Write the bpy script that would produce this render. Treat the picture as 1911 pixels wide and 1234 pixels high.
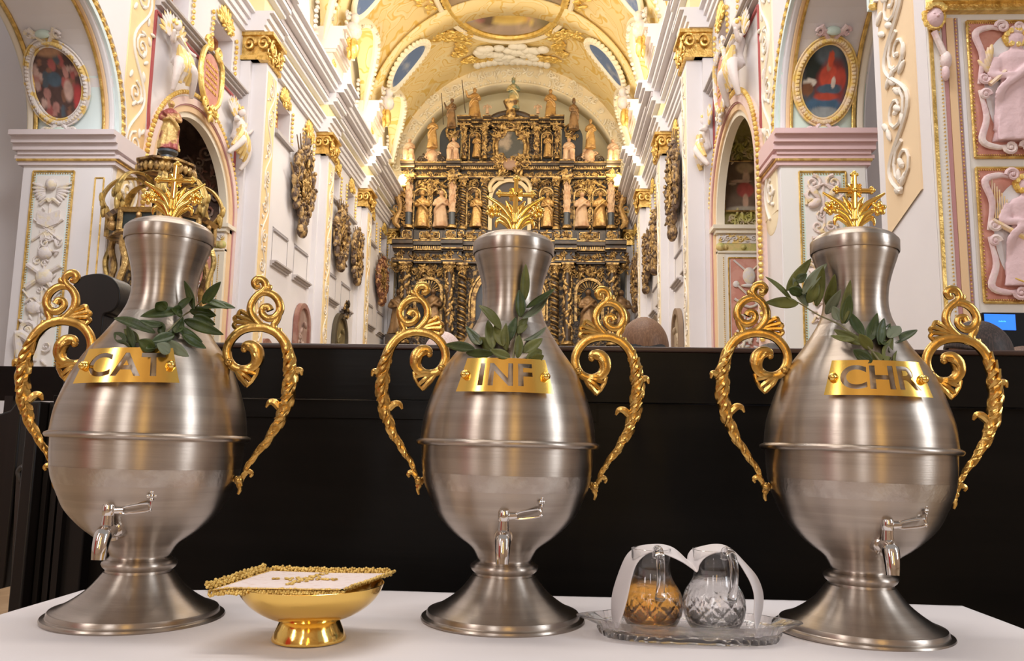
import bpy, bmesh, math, random
from mathutils import Vector, Matrix, noise
for o in list(bpy.data.objects): bpy.data.objects.remove(o)
SC = bpy.context.scene; COL = SC.collection
PI = math.pi; cos = math.cos; sin = math.sin
# ------------------------------------------------------------------ camera
FPX, IW, IH = 1550.0, 1911, 1234
YAW, PITCH, ROLL = math.radians(2.6674), math.radians(7.9653), math.radians(0.9)
_f = Vector((-sin(YAW)*cos(PITCH), cos(YAW)*cos(PITCH), sin(PITCH)))
_r0 = Vector((cos(YAW), sin(YAW), 0)); _u0 = _r0.cross(_f)
_r = cos(ROLL)*_r0 + sin(ROLL)*_u0; _u = -sin(ROLL)*_r0 + cos(ROLL)*_u0
CAMP = Vector((0, 0, 1.12))
cd = bpy.data.cameras.new('camera'); cam = bpy.data.objects.new('camera', cd); COL.objects.link(cam)
cd.sensor_width = 36; cd.lens = FPX/IW*36; cd.clip_start = .05; cd.clip_end = 200
cam.matrix_world = Matrix(((_r.x, _u.x, -_f.x, CAMP.x), (_r.y, _u.y, -_f.y, CAMP.y), (_r.z, _u.z, -_f.z, CAMP.z), (0, 0, 0, 1)))
SC.camera = cam
def at(px, py, ax, v):
    """world point seen at a pixel of the 1911x1234 frame, on the plane axis=v"""
    d = _f*FPX + _r*(px-IW/2) - _u*(py-IH/2)
    return CAMP + d*((v-CAMP[ax])/d[ax])
# ------------------------------------------------------------------ world, lights, exposure
SC.view_settings.view_transform = 'Standard'; SC.view_settings.look = 'None'
SC.view_settings.exposure = 0.0; SC.view_settings.gamma = 1.0
w = bpy.data.worlds.new('world'); SC.world = w; w.use_nodes = True
bgn = w.node_tree.nodes['Background']; bgn.inputs[0].default_value = (1.0, .93, .88, 1); bgn.inputs[1].default_value = .36
def area(name, loc, to, sx, sy, e, col=(1, 1, 1), spread=PI):
    l = bpy.data.lights.new(name, 'AREA'); l.shape = 'RECTANGLE'; l.size = sx; l.size_y = sy; l.energy = e; l.color = col; l.spread = spread
    o = bpy.data.objects.new(name, l); COL.objects.link(o); o.location = loc
    o.rotation_euler = (Vector(to)-Vector(loc)).to_track_quat('-Z', 'Y').to_euler(); return o
# daylight through the tall windows on both sides of the choir behind the camera; also added fill lights and warm altar and vault lights
area('window_light_right', (6.5, -1.2, 3.6), (0, 1.6, 1.0), 1.2, 4.0, 170, (.86, .93, 1.0))
area('window_light_rear', (-1.5, -6.5, 4.0), (0, 2, 1.2), .55, 4.6, 90, (.95, .97, 1.0))
area('warm_streak_light', (1.2, -5.2, 2.8), (0, 2, 1.2), .22, 3.2, 30, (1.0, .62, .16))  # narrow warm light added for the gold streak on the urns
area('window_light_rear_far', (-6.0, -5.0, 6), (0, 8, 3), 1.0, 5, 210, (1.0, .96, .93))
area('choir_fill_forward', (-1.5, 5.0, 11.5), (-1.7, 15, 5), 9, 3, 1150, (1.0, .98, .98))  # fill light added to brighten the walls ahead, no window here
area('choir_fill_backward', (-1.0, 2.0, 10.5), (-1.0, -8.0, 4.5), 8, 2, 620, (1.0, .90, .80))  # fill light added to brighten the rear wall the metal reflects
area('nave_fill_left', (-4.4, 20, 13.6), (3, 22, 5), 10, 1.6, 520, (1.0, .97, .95))  # added fill under the vault, standing in for the clerestory windows
area('nave_fill_right', (0.95, 20, 13.6), (-6.5, 22, 5), 10, 1.6, 520, (1.0, .97, .95))  # matching added fill for the opposite wall, set inside the nave
area('altar_light_left', (-6.0, 28, 11.9), (-1.7, 34, 7), 1.2, 1.2, 120, (1.0, .84, .6))
area('altar_light_right', (2.6, 28, 11.9), (-1.7, 34, 7), 1.2, 1.2, 120, (1.0, .84, .6))
area('vault_light_left', (-5.9, 24, 12.0), (1.5, 26, 17), 12, .6, 160, (1.0, .86, .52))
area('vault_light_right', (2.5, 24, 12.0), (-5, 26, 17), 12, .6, 160, (1.0, .86, .52))
# ------------------------------------------------------------------ materials
def lin(h):
    c = [int(h[i:i+2], 16)/255 for i in (0, 2, 4)]
    return tuple((x/12.92 if x <= .04045 else ((x+.055)/1.055)**2.4) for x in c)+(1,)
MATS = {}
def mat(name, col, rough=.6, metal=0, bump=0, bscale=30, col2=None, cscale=8, cpos=(.45, .6), stretch=None, trans=0, ior=1.5, emit=None, es=0, aniso=0, coat=0, detail=4, spec=None, obj=True):
    if name in MATS: return MATS[name]
    m = bpy.data.materials.new(name); m.use_nodes = True; nt = m.node_tree; N = nt.nodes; L = nt.links
    b = N['Principled BSDF']; col = lin(col) if isinstance(col, str) else col+(1,)
    b.inputs['Base Color'].default_value = col; b.inputs['Roughness'].default_value = rough; b.inputs['Metallic'].default_value = metal
    b.inputs['IOR'].default_value = ior
    if spec is not None: b.inputs['Specular IOR Level'].default_value = spec
    if trans: b.inputs['Transmission Weight'].default_value = trans
    if coat: b.inputs['Coat Weight'].default_value = coat; b.inputs['Coat Roughness'].default_value = .1
    if aniso:
        b.inputs['Anisotropic'].default_value = aniso; b.inputs['Anisotropic Rotation'].default_value = .25
        t = N.new('ShaderNodeTangent'); t.direction_type = 'RADIAL'; t.axis = 'Z'; L.new(t.outputs[0], b.inputs['Tangent'])
    if emit: b.inputs['Emission Color'].default_value = lin(emit); b.inputs['Emission Strength'].default_value = es
    if bump or col2:
        tc = N.new('ShaderNodeTexCoord'); mp = N.new('ShaderNodeMapping'); L.new(tc.outputs['Object'], mp.inputs[0])
        if stretch: mp.inputs['Scale'].default_value = stretch
    if col2:
        n = N.new('ShaderNodeTexNoise'); n.inputs['Scale'].default_value = cscale; n.inputs['Detail'].default_value = detail; L.new(mp.outputs[0], n.inputs['Vector'])
        r = N.new('ShaderNodeValToRGB'); r.color_ramp.elements[0].position = cpos[0]; r.color_ramp.elements[1].position = cpos[1]
        r.color_ramp.elements[0].color = col; r.color_ramp.elements[1].color = lin(col2) if isinstance(col2, str) else col2+(1,)
        L.new(n.outputs[0], r.inputs[0]); L.new(r.outputs[0], b.inputs['Base Color'])
    if bump:
        n2 = N.new('ShaderNodeTexNoise'); n2.inputs['Scale'].default_value = bscale; n2.inputs['Detail'].default_value = 3; L.new(mp.outputs[0], n2.inputs['Vector'])
        bp = N.new('ShaderNodeBump'); bp.inputs['Strength'].default_value = bump; bp.inputs['Distance'].default_value = .5/bscale if bscale > 0 else .01
        L.new(n2.outputs[0], bp.inputs['Height']); L.new(bp.outputs[0], b.inputs['Normal'])
    MATS[name] = m; return m
PEWTER = mat('brushed_pewter', (.47, .405, .35), .35, 1, bump=.04, bscale=30, stretch=(1, 1, 30), aniso=.86, col2=(.41, .35, .30), cscale=3)
PEWTERW = mat('brushed_pewter_worn', (.46, .40, .355), .33, 1, bump=.16, bscale=160, aniso=.7, col2=(.52, .47, .42), cscale=40)
CAST = mat('cast_gold', (.66, .41, .12), .26, 1, bump=.14, bscale=150, col2=(.44, .26, .07), cscale=50, cpos=(.45, .75))
BRASS = mat('polished_brass', (1.0, .62, .14), .17, 1)
GOLDB = mat('polished_gold', (.92, .62, .17), .13, 1, bump=.05, bscale=40)
CHROME = mat('chrome', (.72, .68, .65), .08, 1)
BLACKW = mat('black_wood', (.0042, .0034, .0029), .34, 0, bump=.05, bscale=60, stretch=(.06, 1, 1), spec=.12, col2=(.0075, .006, .005), cscale=14, cpos=(.4, .8))
BLACKV = mat('black_wood_upright', (.0075, .0055, .005), .40, 0, bump=.06, bscale=60, stretch=(1, 1, .06), spec=.25, col2=(.016, .012, .010), cscale=14, cpos=(.4, .8))
BROWNE = mat('brown_rail_wood', (.030, .012, .008), .34, 0, bump=.15, bscale=40, stretch=(.06, 1, 1), col2=(.05, .022, .014), cscale=14)
CLOTH = mat('white_linen', (.68, .645, .66), .85, 0, bump=.12, bscale=420)
WHITE = mat('white_plaster', (.80, .775, .785), .8, 0, col2=(.74, .71, .73), cscale=.6, cpos=(.3, .7))
CREAM = mat('cream_plaster', (.80, .72, .58), .8, 0)
YELLOW = mat('yellow_plaster', (.86, .68, .36), .8, 0, col2=(.84, .60, .32), cscale=1.2)
FRIEZE = mat('pale_yellow_frieze', (.88, .77, .45), .8)
PINK = mat('pink_plaster', (.78, .58, .53), .75, 0, col2=(.80, .62, .50), cscale=3)
ROSE = mat('rose_plaster', (.74, .52, .52), .7, 0)
REDP = mat('red_panel', (.60, .26, .20), .7, 0, col2=(.66, .33, .26), cscale=6)
MINT = mat('pale_green_plaster', (.60, .72, .64), .75)
SKYB = mat('pale_blue_plaster', (.66, .76, .76), .75)
STUCCO = mat('stucco_relief', (.74, .68, .66), .65, 0, bump=.3, bscale=25, col2=(.80, .70, .52), cscale=9, cpos=(.5, .62))
STUCG = mat('gilded_stucco', (.74, .68, .64), .5, 0, bump=.4, bscale=22, col2=(.78, .56, .19), cscale=7, cpos=(.50, .56))
PINKR = mat('pink_stucco_relief', (.72, .52, .53), .6, 0, bump=.3, bscale=14, col2=(.80, .68, .64), cscale=5)
GILT = mat('gilt', (.83, .57, .19), .33, .75, bump=.5, bscale=30, col2=(.60, .38, .10), cscale=10)
GILTB = mat('bright_gilt', (.90, .66, .22), .38, .5, bump=.5, bscale=14, col2=(.80, .52, .12), cscale=5)
DARKW = mat('dark_altar_wood', (.045, .030, .020), .4, 0, col2=(.085, .052, .028), cscale=3)
CARVE = mat('carved_gilt_wood', (.030, .018, .011), .40, .2, bump=1.0, bscale=10, col2=(.42, .26, .09), cscale=6, cpos=(.50, .60), detail=6)
GILTW = mat('gilt_wood', (.56, .36, .13), .38, .55, bump=.6, bscale=14, col2=(.13, .07, .03), cscale=6, cpos=(.44, .62))
STATG = mat('gilded_statue', (.56, .34, .12), .38, .5, bump=.7, bscale=16, col2=(.34, .19, .08), cscale=6, cpos=(.48, .66))
STATF = mat('painted_statue', (.62, .42, .26), .5, 0, bump=.6, bscale=14, col2=(.50, .28, .15), cscale=4, cpos=(.45, .62))
STATD = mat('dark_statue', (.34, .20, .09), .45, .3, bump=.7, bscale=14, col2=(.14, .08, .04), cscale=4, cpos=(.45, .62))
EPIT = mat('painted_epitaph_carving', (.10, .06, .04), .45, .2, bump=1, bscale=12, col2=(.55, .36, .15), cscale=6, cpos=(.46, .6), detail=6)
GREYB = mat('slate_column', (.05, .06, .075), .35)
ORANGE = mat('orange_window_wood', (.52, .20, .08), .5)
GLAZE = mat('leaded_glass', (.40, .41, .44), .15, 0, col2=(.55, .56, .58), cscale=14)
GREYR = mat('grey_reveal', (.46, .43, .45), .8)
LINE = mat('grey_line', (.42, .39, .40), .8)
REDL = mat('red_line', (.42, .09, .09), .7)
MAROON = mat('maroon_line', (.50, .25, .25), .7)
SILLM = mat('grey_stone', (.50, .46, .45), .8)
def foliage_paint():
    """cream ground with gilded arabesques painted on it"""
    m = bpy.data.materials.new('gold_arabesque_plaster'); m.use_nodes = True; N = m.node_tree.nodes; L = m.node_tree.links; b = N['Principled BSDF']
    tc = N.new('ShaderNodeTexCoord'); n = N.new('ShaderNodeTexNoise'); n.inputs['Scale'].default_value = .8; n.inputs['Detail'].default_value = 3
    n.inputs['Scale'].default_value = 1.25; n.inputs['Detail'].default_value = 1.2; n.inputs['Distortion'].default_value = .6
    L.new(tc.outputs['Object'], n.inputs['Vector'])
    r = N.new('ShaderNodeValToRGB'); r.color_ramp.interpolation = 'LINEAR'; base = (.88, .69, .34, 1); gold = (.80, .54, .14, 1)
    while len(r.color_ramp.elements) < 8: r.color_ramp.elements.new(.5)
    for e, (p, c) in zip(r.color_ramp.elements, ((.30, base), (.415, base), (.43, gold), (.445, base), (.53, (.90, .76, .46, 1)), (.55, gold), (.575, gold), (.59, base))): e.position = p; e.color = c
    L.new(n.outputs[0], r.inputs[0]); L.new(r.outputs[0], b.inputs['Base Color']); b.inputs['Roughness'].default_value = .6
    return m
ARAB = foliage_paint()
# ------------------------------------------------------------------ mesh builder
class MB:
    def __init__(s, M=None): s.v = []; s.f = []; s.mi = []; s.M = M or Matrix(); s.k = 0
    def add(s, vs, fs):
        n = len(s.v); M = s.M
        s.v += [tuple(M @ Vector(p)) for p in vs]
        s.f += [tuple(i+n for i in f) for f in fs]; s.mi += [s.k]*len(fs); return s
    def box(s, x0, x1, y0, y1, z0, z1):
        return s.add([(x0, y0, z0), (x1, y0, z0), (x1, y1, z0), (x0, y1, z0), (x0, y0, z1), (x1, y0, z1), (x1, y1, z1), (x0, y1, z1)],
                     [(0, 3, 2, 1), (4, 5, 6, 7), (0, 1, 5, 4), (1, 2, 6, 5), (2, 3, 7, 6), (3, 0, 4, 7)])
    def tube(s, path, r, n=8, flat=1.0, closed=False, up=None, prof=None):
        P = [Vector(p) for p in path]; m = len(P)
        R = r if isinstance(r, (list, tuple)) else [r]*m
        vs = []; nrm = None
        for i in range(m):
            t = (P[(i+1) % m]-P[i-1]) if closed else (P[min(i+1, m-1)]-P[max(i-1, 0)])
            if t.length < 1e-9: t = Vector((0, 0, 1))
            t.normalize()
            if up is not None: nrm = Vector(up) - t*Vector(up).dot(t)
            elif nrm is None: nrm = t.orthogonal()
            else: nrm = nrm - t*nrm.dot(t)
            if nrm.length < 1e-6: nrm = t.orthogonal()
            nrm.normalize(); b = t.cross(nrm)
            for j in range(n):
                a = 2*PI*j/n; q = prof(a) if prof else 1
                vs.append(P[i] + nrm*(cos(a)*R[i]*flat*q) + b*(sin(a)*R[i]*q))
        fs = []
        for i in range(m if closed else m-1):
            k = (i+1) % m
            for j in range(n): fs.append((i*n+j, i*n+(j+1) % n, k*n+(j+1) % n, k*n+j))
        if not closed: fs += [tuple(range(n-1, -1, -1)), tuple((m-1)*n+j for j in range(n))]
        return s.add(vs, fs)
    def lathe(s, prof, n=48, c=(0, 0, 0), sx=1, sy=1, fold=None, caps=True, a0=0, a1=2*PI):
        vs = []; full = abs(a1-a0-2*PI) < 1e-6; m = n if full else n+1
        for (r, z) in prof:
            for j in range(m):
                a = a0+(a1-a0)*j/n; q = fold(a, r, z) if fold else 1
                vs.append((c[0]+cos(a)*r*q*sx, c[1]+sin(a)*r*q*sy, c[2]+z))
        fs = []
        for i in range(len(prof)-1):
            for j in range(n): k = (j+1) % m; fs.append((i*m+j, i*m+k, (i+1)*m+k, (i+1)*m+j))
        if caps:
            if prof[0][0] > 1e-5: fs.append(tuple(range(m-1, -1, -1)))
            if prof[-1][0] > 1e-5: fs.append(tuple((len(prof)-1)*m+j for j in range(m)))
        return s.add(vs, fs)
    def ball(s, c, r, nu=10, nv=6, rot=None):
        r = r if isinstance(r, (list, tuple)) else (r, r, r); c = Vector(c); Rm = rot or Matrix.Identity(3)
        vs = [c+Rm @ Vector((0, 0, -r[2]))]
        for i in range(1, nv):
            t = -PI/2+PI*i/nv
            for j in range(nu): a = 2*PI*j/nu; vs.append(c+Rm @ Vector((cos(t)*cos(a)*r[0], cos(t)*sin(a)*r[1], sin(t)*r[2])))
        vs.append(c+Rm @ Vector((0, 0, r[2]))); fs = []
        for j in range(nu): fs.append((0, 1+(j+1) % nu, 1+j))
        for i in range(nv-2):
            for j in range(nu): fs.append((1+i*nu+j, 1+i*nu+(j+1) % nu, 1+(i+1)*nu+(j+1) % nu, 1+(i+1)*nu+j))
        e = len(vs)-1; b = 1+(nv-2)*nu
        for j in range(nu): fs.append((b+j, b+(j+1) % nu, e))
        return s.add(vs, fs)
    def prism(s, poly, w0, w1):
        """polygon in local x,z extruded along local y"""
        n = len(poly); vs = [(p[0], w0, p[1]) for p in poly]+[(p[0], w1, p[1]) for p in poly]
        fs = [tuple(range(n)), tuple(range(2*n-1, n-1, -1))]+[(i, n+i, n+(i+1) % n, (i+1) % n) for i in range(n)]
        return s.add(vs, fs)
    def grid(s, fn, nu, nv):
        vs = [fn(i/nu, j/nv) for j in range(nv+1) for i in range(nu+1)]
        return s.add(vs, [(j*(nu+1)+i, j*(nu+1)+i+1, (j+1)*(nu+1)+i+1, (j+1)*(nu+1)+i) for j in range(nv) for i in range(nu)])
    def build(s, name, mats, parent=None, smooth=True, angle=40, mods=(), loc=None, sharp=True, fixn=True):
        me = bpy.data.meshes.new(name); org = Vector(loc) if loc is not None else Vector((0, 0, 0))
        me.from_pydata([Vector(p)-org for p in s.v] if loc is not None else s.v, [], s.f); me.update()
        if fixn:
            bm = bmesh.new(); bm.from_mesh(me); bmesh.ops.recalc_face_normals(bm, faces=bm.faces); bm.to_mesh(me); bm.free()
        for m in (mats if isinstance(mats, (list, tuple)) else [mats]): me.materials.append(m)
        if any(s.mi): me.polygons.foreach_set('material_index', s.mi)
        if smooth:
            me.polygons.foreach_set('use_smooth', [True]*len(me.polygons))
            if sharp: me.set_sharp_from_angle(angle=math.radians(angle))
        o = bpy.data.objects.new(name, me); COL.objects.link(o)
        if loc is not None: o.location = org
        if parent: o.parent = parent
        for t, kw in mods:
            md = o.modifiers.new(t.lower(), t)
            for k, v in kw.items(): setattr(md, k, v)
        return o
def tag(o, label=None, cat=None, group=None, kind=None):
    if label: o['label'] = label
    if cat: o['category'] = cat
    if group: o['group'] = group
    if kind: o['kind'] = kind
    return o
def thing(name, loc, label, cat, group=None, rz=0):
    o = bpy.data.objects.new(name, None); COL.objects.link(o); o.location = loc; o.rotation_euler = (0, 0, rz); o.empty_display_size = .1
    return tag(o, label, cat, group)
def struct(o): o['kind'] = 'structure'; return o
def copy_tree(o, parent=None):
    c = o.copy(); COL.objects.link(c)
    if parent: c.parent = parent
    for ch in [x for x in bpy.data.objects if x.parent == o and x is not c]: copy_tree(ch, c)
    return c
def cr(pts, per=6):
    P = [Vector(p) for p in pts]; P = [P[0]*2-P[1]]+P+[P[-1]*2-P[-2]]; out = []
    for i in range(1, len(P)-2):
        for k in range(per):
            t = k/per; a, b, c, d = P[i-1], P[i], P[i+1], P[i+2]
            out.append(.5*((2*b)+(c-a)*t+(2*a-5*b+4*c-d)*t*t+(3*b-a-3*c+d)*t**3))
    out.append(P[-2]); return out
def lerpl(L, n):
    out = []
    for i in range(n):
        t = i/(n-1)*(len(L)-1); k = min(int(t), len(L)-2); out.append(L[k]+(L[k+1]-L[k])*(t-k))
    return out
def frame(o, u, v, w):
    u, v, w = Vector(u), Vector(v), Vector(w)
    return Matrix(((u.x, w.x, v.x, o[0]), (u.y, w.y, v.y, o[1]), (u.z, w.z, v.z, o[2]), (0, 0, 0, 1)))
# wall frames: local x runs along the wall, local z up, local y OUT of the wall into the room
XL, XR = -6.9, 3.45; XC = (XL+XR)/2
FL = frame((XL, 0, 0), (0, 1, 0), (0, 0, 1), (1, 0, 0))
FRR = frame((XR, 0, 0), (0, 1, 0), (0, 0, 1), (-1, 0, 0))
def FY(Y): return frame((0, Y, 0), (1, 0, 0), (0, 0, 1), (0, -1, 0))
# relief helpers, all in a wall frame
def spiral(mb, cx, cz, R, turns=1.4, a0=0, d=1, r0=.03, r1=.012, w=.02, n=14, seg=5, flat=.8):
    P = []; RR = []
    for i in range(n+1):
        t = i/n; a = a0+d*turns*2*PI*t; q = R*(1-t)**.8+R*.12*t
        P.append((cx+cos(a)*q, w, cz+sin(a)*q)); RR.append(r0+(r1-r0)*t)
    mb.tube(P, RR, seg, up=(0, 1, 0), flat=flat); mb.ball(P[-1], r1*1.9, 6, 4)
def leaf_r(mb, x, z, L, W, a, w=.02, th=.02):
    mb.ball((x+cos(a)*L/2, w, z+sin(a)*L/2), (L/2, th, W/2), 8, 5, Matrix.Rotation(-a, 3, 'Y'))
def vine(mb, x, z0, z1, amp, r=.02, n=4, w=.02, rnd=None):
    rnd = rnd or random.Random(3); N = n*8; P = []
    for i in range(N+1): t = i/N; P.append((x+amp*.7*sin(t*n*PI), w, z0+(z1-z0)*t))
    mb.tube(P, r, 5, up=(0, 1, 0))
    h = (z1-z0)/n
    for k in range(n):
        sd = 1 if k % 2 == 0 else -1; cz = z0+h*(k+.5)
        spiral(mb, x-sd*amp*.15, cz, amp*.62, 1.5, PI/2, -sd, r, r*.6, w)
        for q in range(5): leaf_r(mb, x+rnd.uniform(-.9, .6)*amp*sd, cz+rnd.uniform(-.45, .45)*h, amp*.5, amp*.2, rnd.uniform(0, 6.3), w, r)
def cluster(mb, x, z, sx, sz, n, seed=0, size=.12, w=.03, scr=.35):
    rnd = random.Random(seed)
    for i in range(n):
        a = rnd.uniform(0, 2*PI); q = math.sqrt(rnd.random()); px = x+cos(a)*q*sx; pz = z+sin(a)*q*sz; s_ = size*rnd.uniform(.7, 1.3)
        if rnd.random() < scr: spiral(mb, px, pz, s_*.7, 1.2, rnd.uniform(0, 6), rnd.choice((-1, 1)), s_*.16, s_*.08, w+rnd.uniform(0, size*.25), 9, 5)
        else: leaf_r(mb, px, pz, s_*1.2, s_*.45, rnd.uniform(0, 6.3), w+rnd.uniform(0, size*.3), s_*.22)
def arcpts(cx, cz, r, a0, a1, n, rz=None): return [(cx+cos(a0+(a1-a0)*i/n)*r, cz+sin(a0+(a1-a0)*i/n)*(rz or r)) for i in range(n+1)]
def archband(mb, cx, zs, ri, ro, zb, w0, w1, n=28, k=1.0):
    """arch-shaped band: jambs down to zb, semicircle (height factor k) above zs"""
    inn = [(cx+ri, zb)]+arcpts(cx, zs, ri, 0, PI, n, ri*k)+[(cx-ri, zb)]
    out = [(cx+ro, zb)]+arcpts(cx, zs, ro, 0, PI, n, ro*k if k == 1 else ri*k+(ro-ri))+[(cx-ro, zb)]
    m = len(inn); vs = [(p[0], w0, p[1]) for p in inn]+[(p[0], w0, p[1]) for p in out]+[(p[0], w1, p[1]) for p in inn]+[(p[0], w1, p[1]) for p in out]
    fs = []
    for i in range(m-1):
        fs += [(i, i+1, m+i+1, m+i), (2*m+i, 3*m+i, 3*m+i+1, 2*m+i+1), (i, 2*m+i, 2*m+i+1, i+1), (m+i, m+i+1, 3*m+i+1, 3*m+i)]
    fs += [(0, m, 3*m, 2*m), (m-1, 3*m-1, 4*m-1, 2*m-1)]
    return mb.add(vs, fs)
def archfill(mb, cx, zs, r, zb, w, n=24, k=1.0):
    P = [(cx+r, zb)]+arcpts(cx, zs, r, 0, PI, n, r*k)+[(cx-r, zb)]
    return mb.add([(p[0], w, p[1]) for p in P], [tuple(range(len(P)))])
def wallhole(mb, x0, x1, z0, z1, cx, r, zs, w0, w1, n=24, k=1.0):
    """wall slab x0..x1, z0..z1 with an arched opening reaching down to z0"""
    mb.box(x0, cx-r, w0, w1, z0, z1); mb.box(cx+r, x1, w0, w1, z0, z1)
    A = arcpts(cx, zs, r, PI, 0, n, r*k)
    for i in range(n):
        (xa, za), (xb, zb) = A[i], A[i+1]
        mb.add([(xa, w0, za), (xb, w0, zb), (xb, w0, z1), (xa, w0, z1), (xa, w1, za), (xb, w1, zb), (xb, w1, z1), (xa, w1, z1)],
               [(0, 1, 2, 3), (4, 7, 6, 5), (0, 4, 5, 1), (3, 2, 6, 7)])
def mould(mb, x0, x1, steps, wb=0.0):
    """horizontal moulding: steps = [(z0, z1, projection)]"""
    for (a, b, p) in steps: mb.box(x0, x1, wb, p, a, b)
def beads(mb, pts, r, every=1, w=.03):
    for i in range(0, len(pts), every): mb.ball((pts[i][0], w, pts[i][1]), r, 6, 4)
# ------------------------------------------------------------------ figures
def human(seed=0, arms=None, crown=False, wings=False, seated=False, slim=1.0):
    """robed figure, 1 unit tall, facing -Y, as one builder"""
    rnd = random.Random(seed); b = MB(); k1 = rnd.randint(5, 8); ph = rnd.uniform(0, 6)
    def fold(a, r, z):
        q = max(0, .78-z)/.78; return 1+(.10*q+.015)*sin(k1*a+ph+z*5)+.05*q*sin(3*a+ph*2+z*9)
    if seated:
        b.lathe([(.20, 0), (.19, .12), (.18, .3), (.15, .42), (.12, .5), (.13, .62), (.145, .72), (.11, .80), (.045, .84), (.04, .87)], 22, sx=slim, sy=.8, fold=fold)
        for sg in (-1, 1): b.tube([(sg*.07, -.02, .42), (sg*.10, -.20, .42), (sg*.10, -.22, .2), (sg*.10, -.22, .02)], [.09, .085, .07, .06], 8)
    else:
        b.lathe([(.175, 0), (.165, .08), (.145, .25), (.130, .42), (.112, .52), (.100, .60), (.112, .68), (.118, .75), (.095, .80), (.042, .835), (.036, .87)], 22, sx=slim, sy=.75, fold=fold)
    b.ball((0, -.008, .925), (.058, .066, .078), 12, 8); b.ball((0, -.065, .92), (.012, .014, .016), 6, 4)
    b.ball((0, .012, .94), (.060, .062, .066), 10, 6)
    arms = arms or [((-.105, 0, .755), (-.15, -.03, .60), (-.05, -.13, .58)), ((.105, 0, .755), (.15, -.03, .60), (.04, -.13, .63))]
    for A in arms:
        b.tube(cr(A, 4), lerpl([.046, .044, .038, .026], len(cr(A, 4))), 8); b.ball(A[-1], .028, 6, 4)
    sw = rnd.choice((-1, 1))
    b.tube(cr([(sw*.12, -.06, .74), (0, -.13, .6), (-sw*.12, -.10, .45), (-sw*.13, -.02, .3), (-sw*.15, .02, .1)], 4), lerpl([.03, .035, .03, .02], 17), 6)
    if crown:
        b.lathe([(.05, .97), (.056, 1.03), (.02, 1.04), (.0, 1.08)], 10)
    if wings:
        for sg in (-1, 1): b.tube(cr([(sg*.06, .06, .72), (sg*.2, .12, .86), (sg*.34, .12, .72), (sg*.36, .10, .5)], 4), lerpl([.03, .09, .10, .02], 13), 8, flat=.3, up=(0, 1, 0))
    return b
STAT_MESH = {}
def statue(name, loc, H, key, m, label, cat='statue', rz=0, group=None, staff=None, width=1.0, **kw):
    kk = (key, m.name)
    if kk not in STAT_MESH:
        b = human(key, **kw); o = b.build(name, m, mods=[('REMESH', dict(mode='VOXEL', voxel_size=.017, use_smooth_shade=True))])
        STAT_MESH[kk] = o.data; first = o
    else:
        o = bpy.data.objects.new(name, STAT_MESH[kk]); COL.objects.link(o); md = o.modifiers.new('remesh', 'REMESH'); md.mode = 'VOXEL'; md.voxel_size = .017; md.use_smooth_shade = True
    o.location = loc; o.scale = (H*width, H*width, H); o.rotation_euler = (0, 0, rz)
    tag(o, label, cat, group)
    if staff:
        s_ = MB(); s_.tube([staff[0], staff[1]], .012, 6); s_.build('staff', DARKW, o)
    return o
# ================================================================== TABLE
TZ = .865
def build_table():
    t = thing('table', (-.05, 1.1, 0), 'small side table hidden beneath the white cloth, in front of the dark pew', 'table')
    b = MB(); b.box(-.72, .72, -.30, .32, .825, .8605); b.build('tabletop', BLACKW, t)
    for sx in (-.68, .68):
        for sy in (-.26, .28):
            b = MB(); b.box(sx-.025, sx+.025, sy-.025, sy+.025, 0, .825); b.build('leg', BLACKV, t)
build_table()
def build_cloth():
    x0, x1, y0, y1 = -.80, .704, .70, 1.497
    # plan outline with the slightly shorter back left side seen in the photograph
    def yb(x): return 1.497 - .05*max(0, (-x-.3)/.5)**1.3
    b = MB(); NX, NY = 120, 60
    def top(u, v):
        x = x0+(x1-x0)*u; y = y0+(yb(x)-y0)*v
        z = TZ + .0010*noise.noise(Vector((x*3, y*4, 0))) + .0009*sin(x*9+y*3)*(.3+v)
        return (x, y, z)
    b.grid(top, NX, NY)
    def skirt(fn, n, out):
        def s_(u, v):
            p = Vector(fn(u)); d = v*.42
            k = .012+.03*v*(1+sin(u*n*2*PI)) if v > 0 else 0
            return (p.x+out[0]*k, p.y+out[1]*k, p.z-d)
        b.grid(s_, 60, 10)
    skirt(lambda u: top(u, 0), 9, (0, -1)); skirt(lambda u: top(u, 1), 9, (0, 1)); skirt(lambda u: top(0, u), 5, (-1, 0)); skirt(lambda u: top(1, u), 5, (1, 0))
    o = b.build('tablecloth', CLOTH, mods=[('WELD', dict(merge_threshold=.0005)), ('SOLIDIFY', dict(thickness=.0015, offset=-1))], angle=60)
    tag(o, 'plain white linen cloth covering the table under the three urns', 'tablecloth')
build_cloth()
# ================================================================== URNS
AX = lambda y: 958+(y-440)*(-20/720)
ZY = [(1158, 0), (1106, .0402), (1068, .0698), (1044, .0886), (1004, .1201), (968, .1487), (932, .1774), (905, .1991), (883, .2168), (838, .2533), (822, .2663), (780, .3007), (728, .3436), (695, .3711), (655, .4046), (626, .4291), (598, .4528), (569, .4775), (541, .5014), (520, .5195), (500, .5368), (478, .5558)]
def zpx(y):
    for (a, za), (b, zb) in zip(ZY, ZY[1:]):
        if y >= b: return za+(zb-za)*(y-a)/(b-a)
    return .5558+(478-y)*.00086
def HP(x, y): return ((x-AX(y))*.000815, 0, zpx(y))     # handle drawing, right side, axis plane of the urn
BODYP = [(.0452, .0847), (.0408, .0886), (.0440, .0965), (.0501, .1059), (.0580, .1125), (.0690, .1200), (.0850, .1330), (.0999, .1487), (.1085, .1610), (.1160, .1774), (.1225, .1930)]
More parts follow.
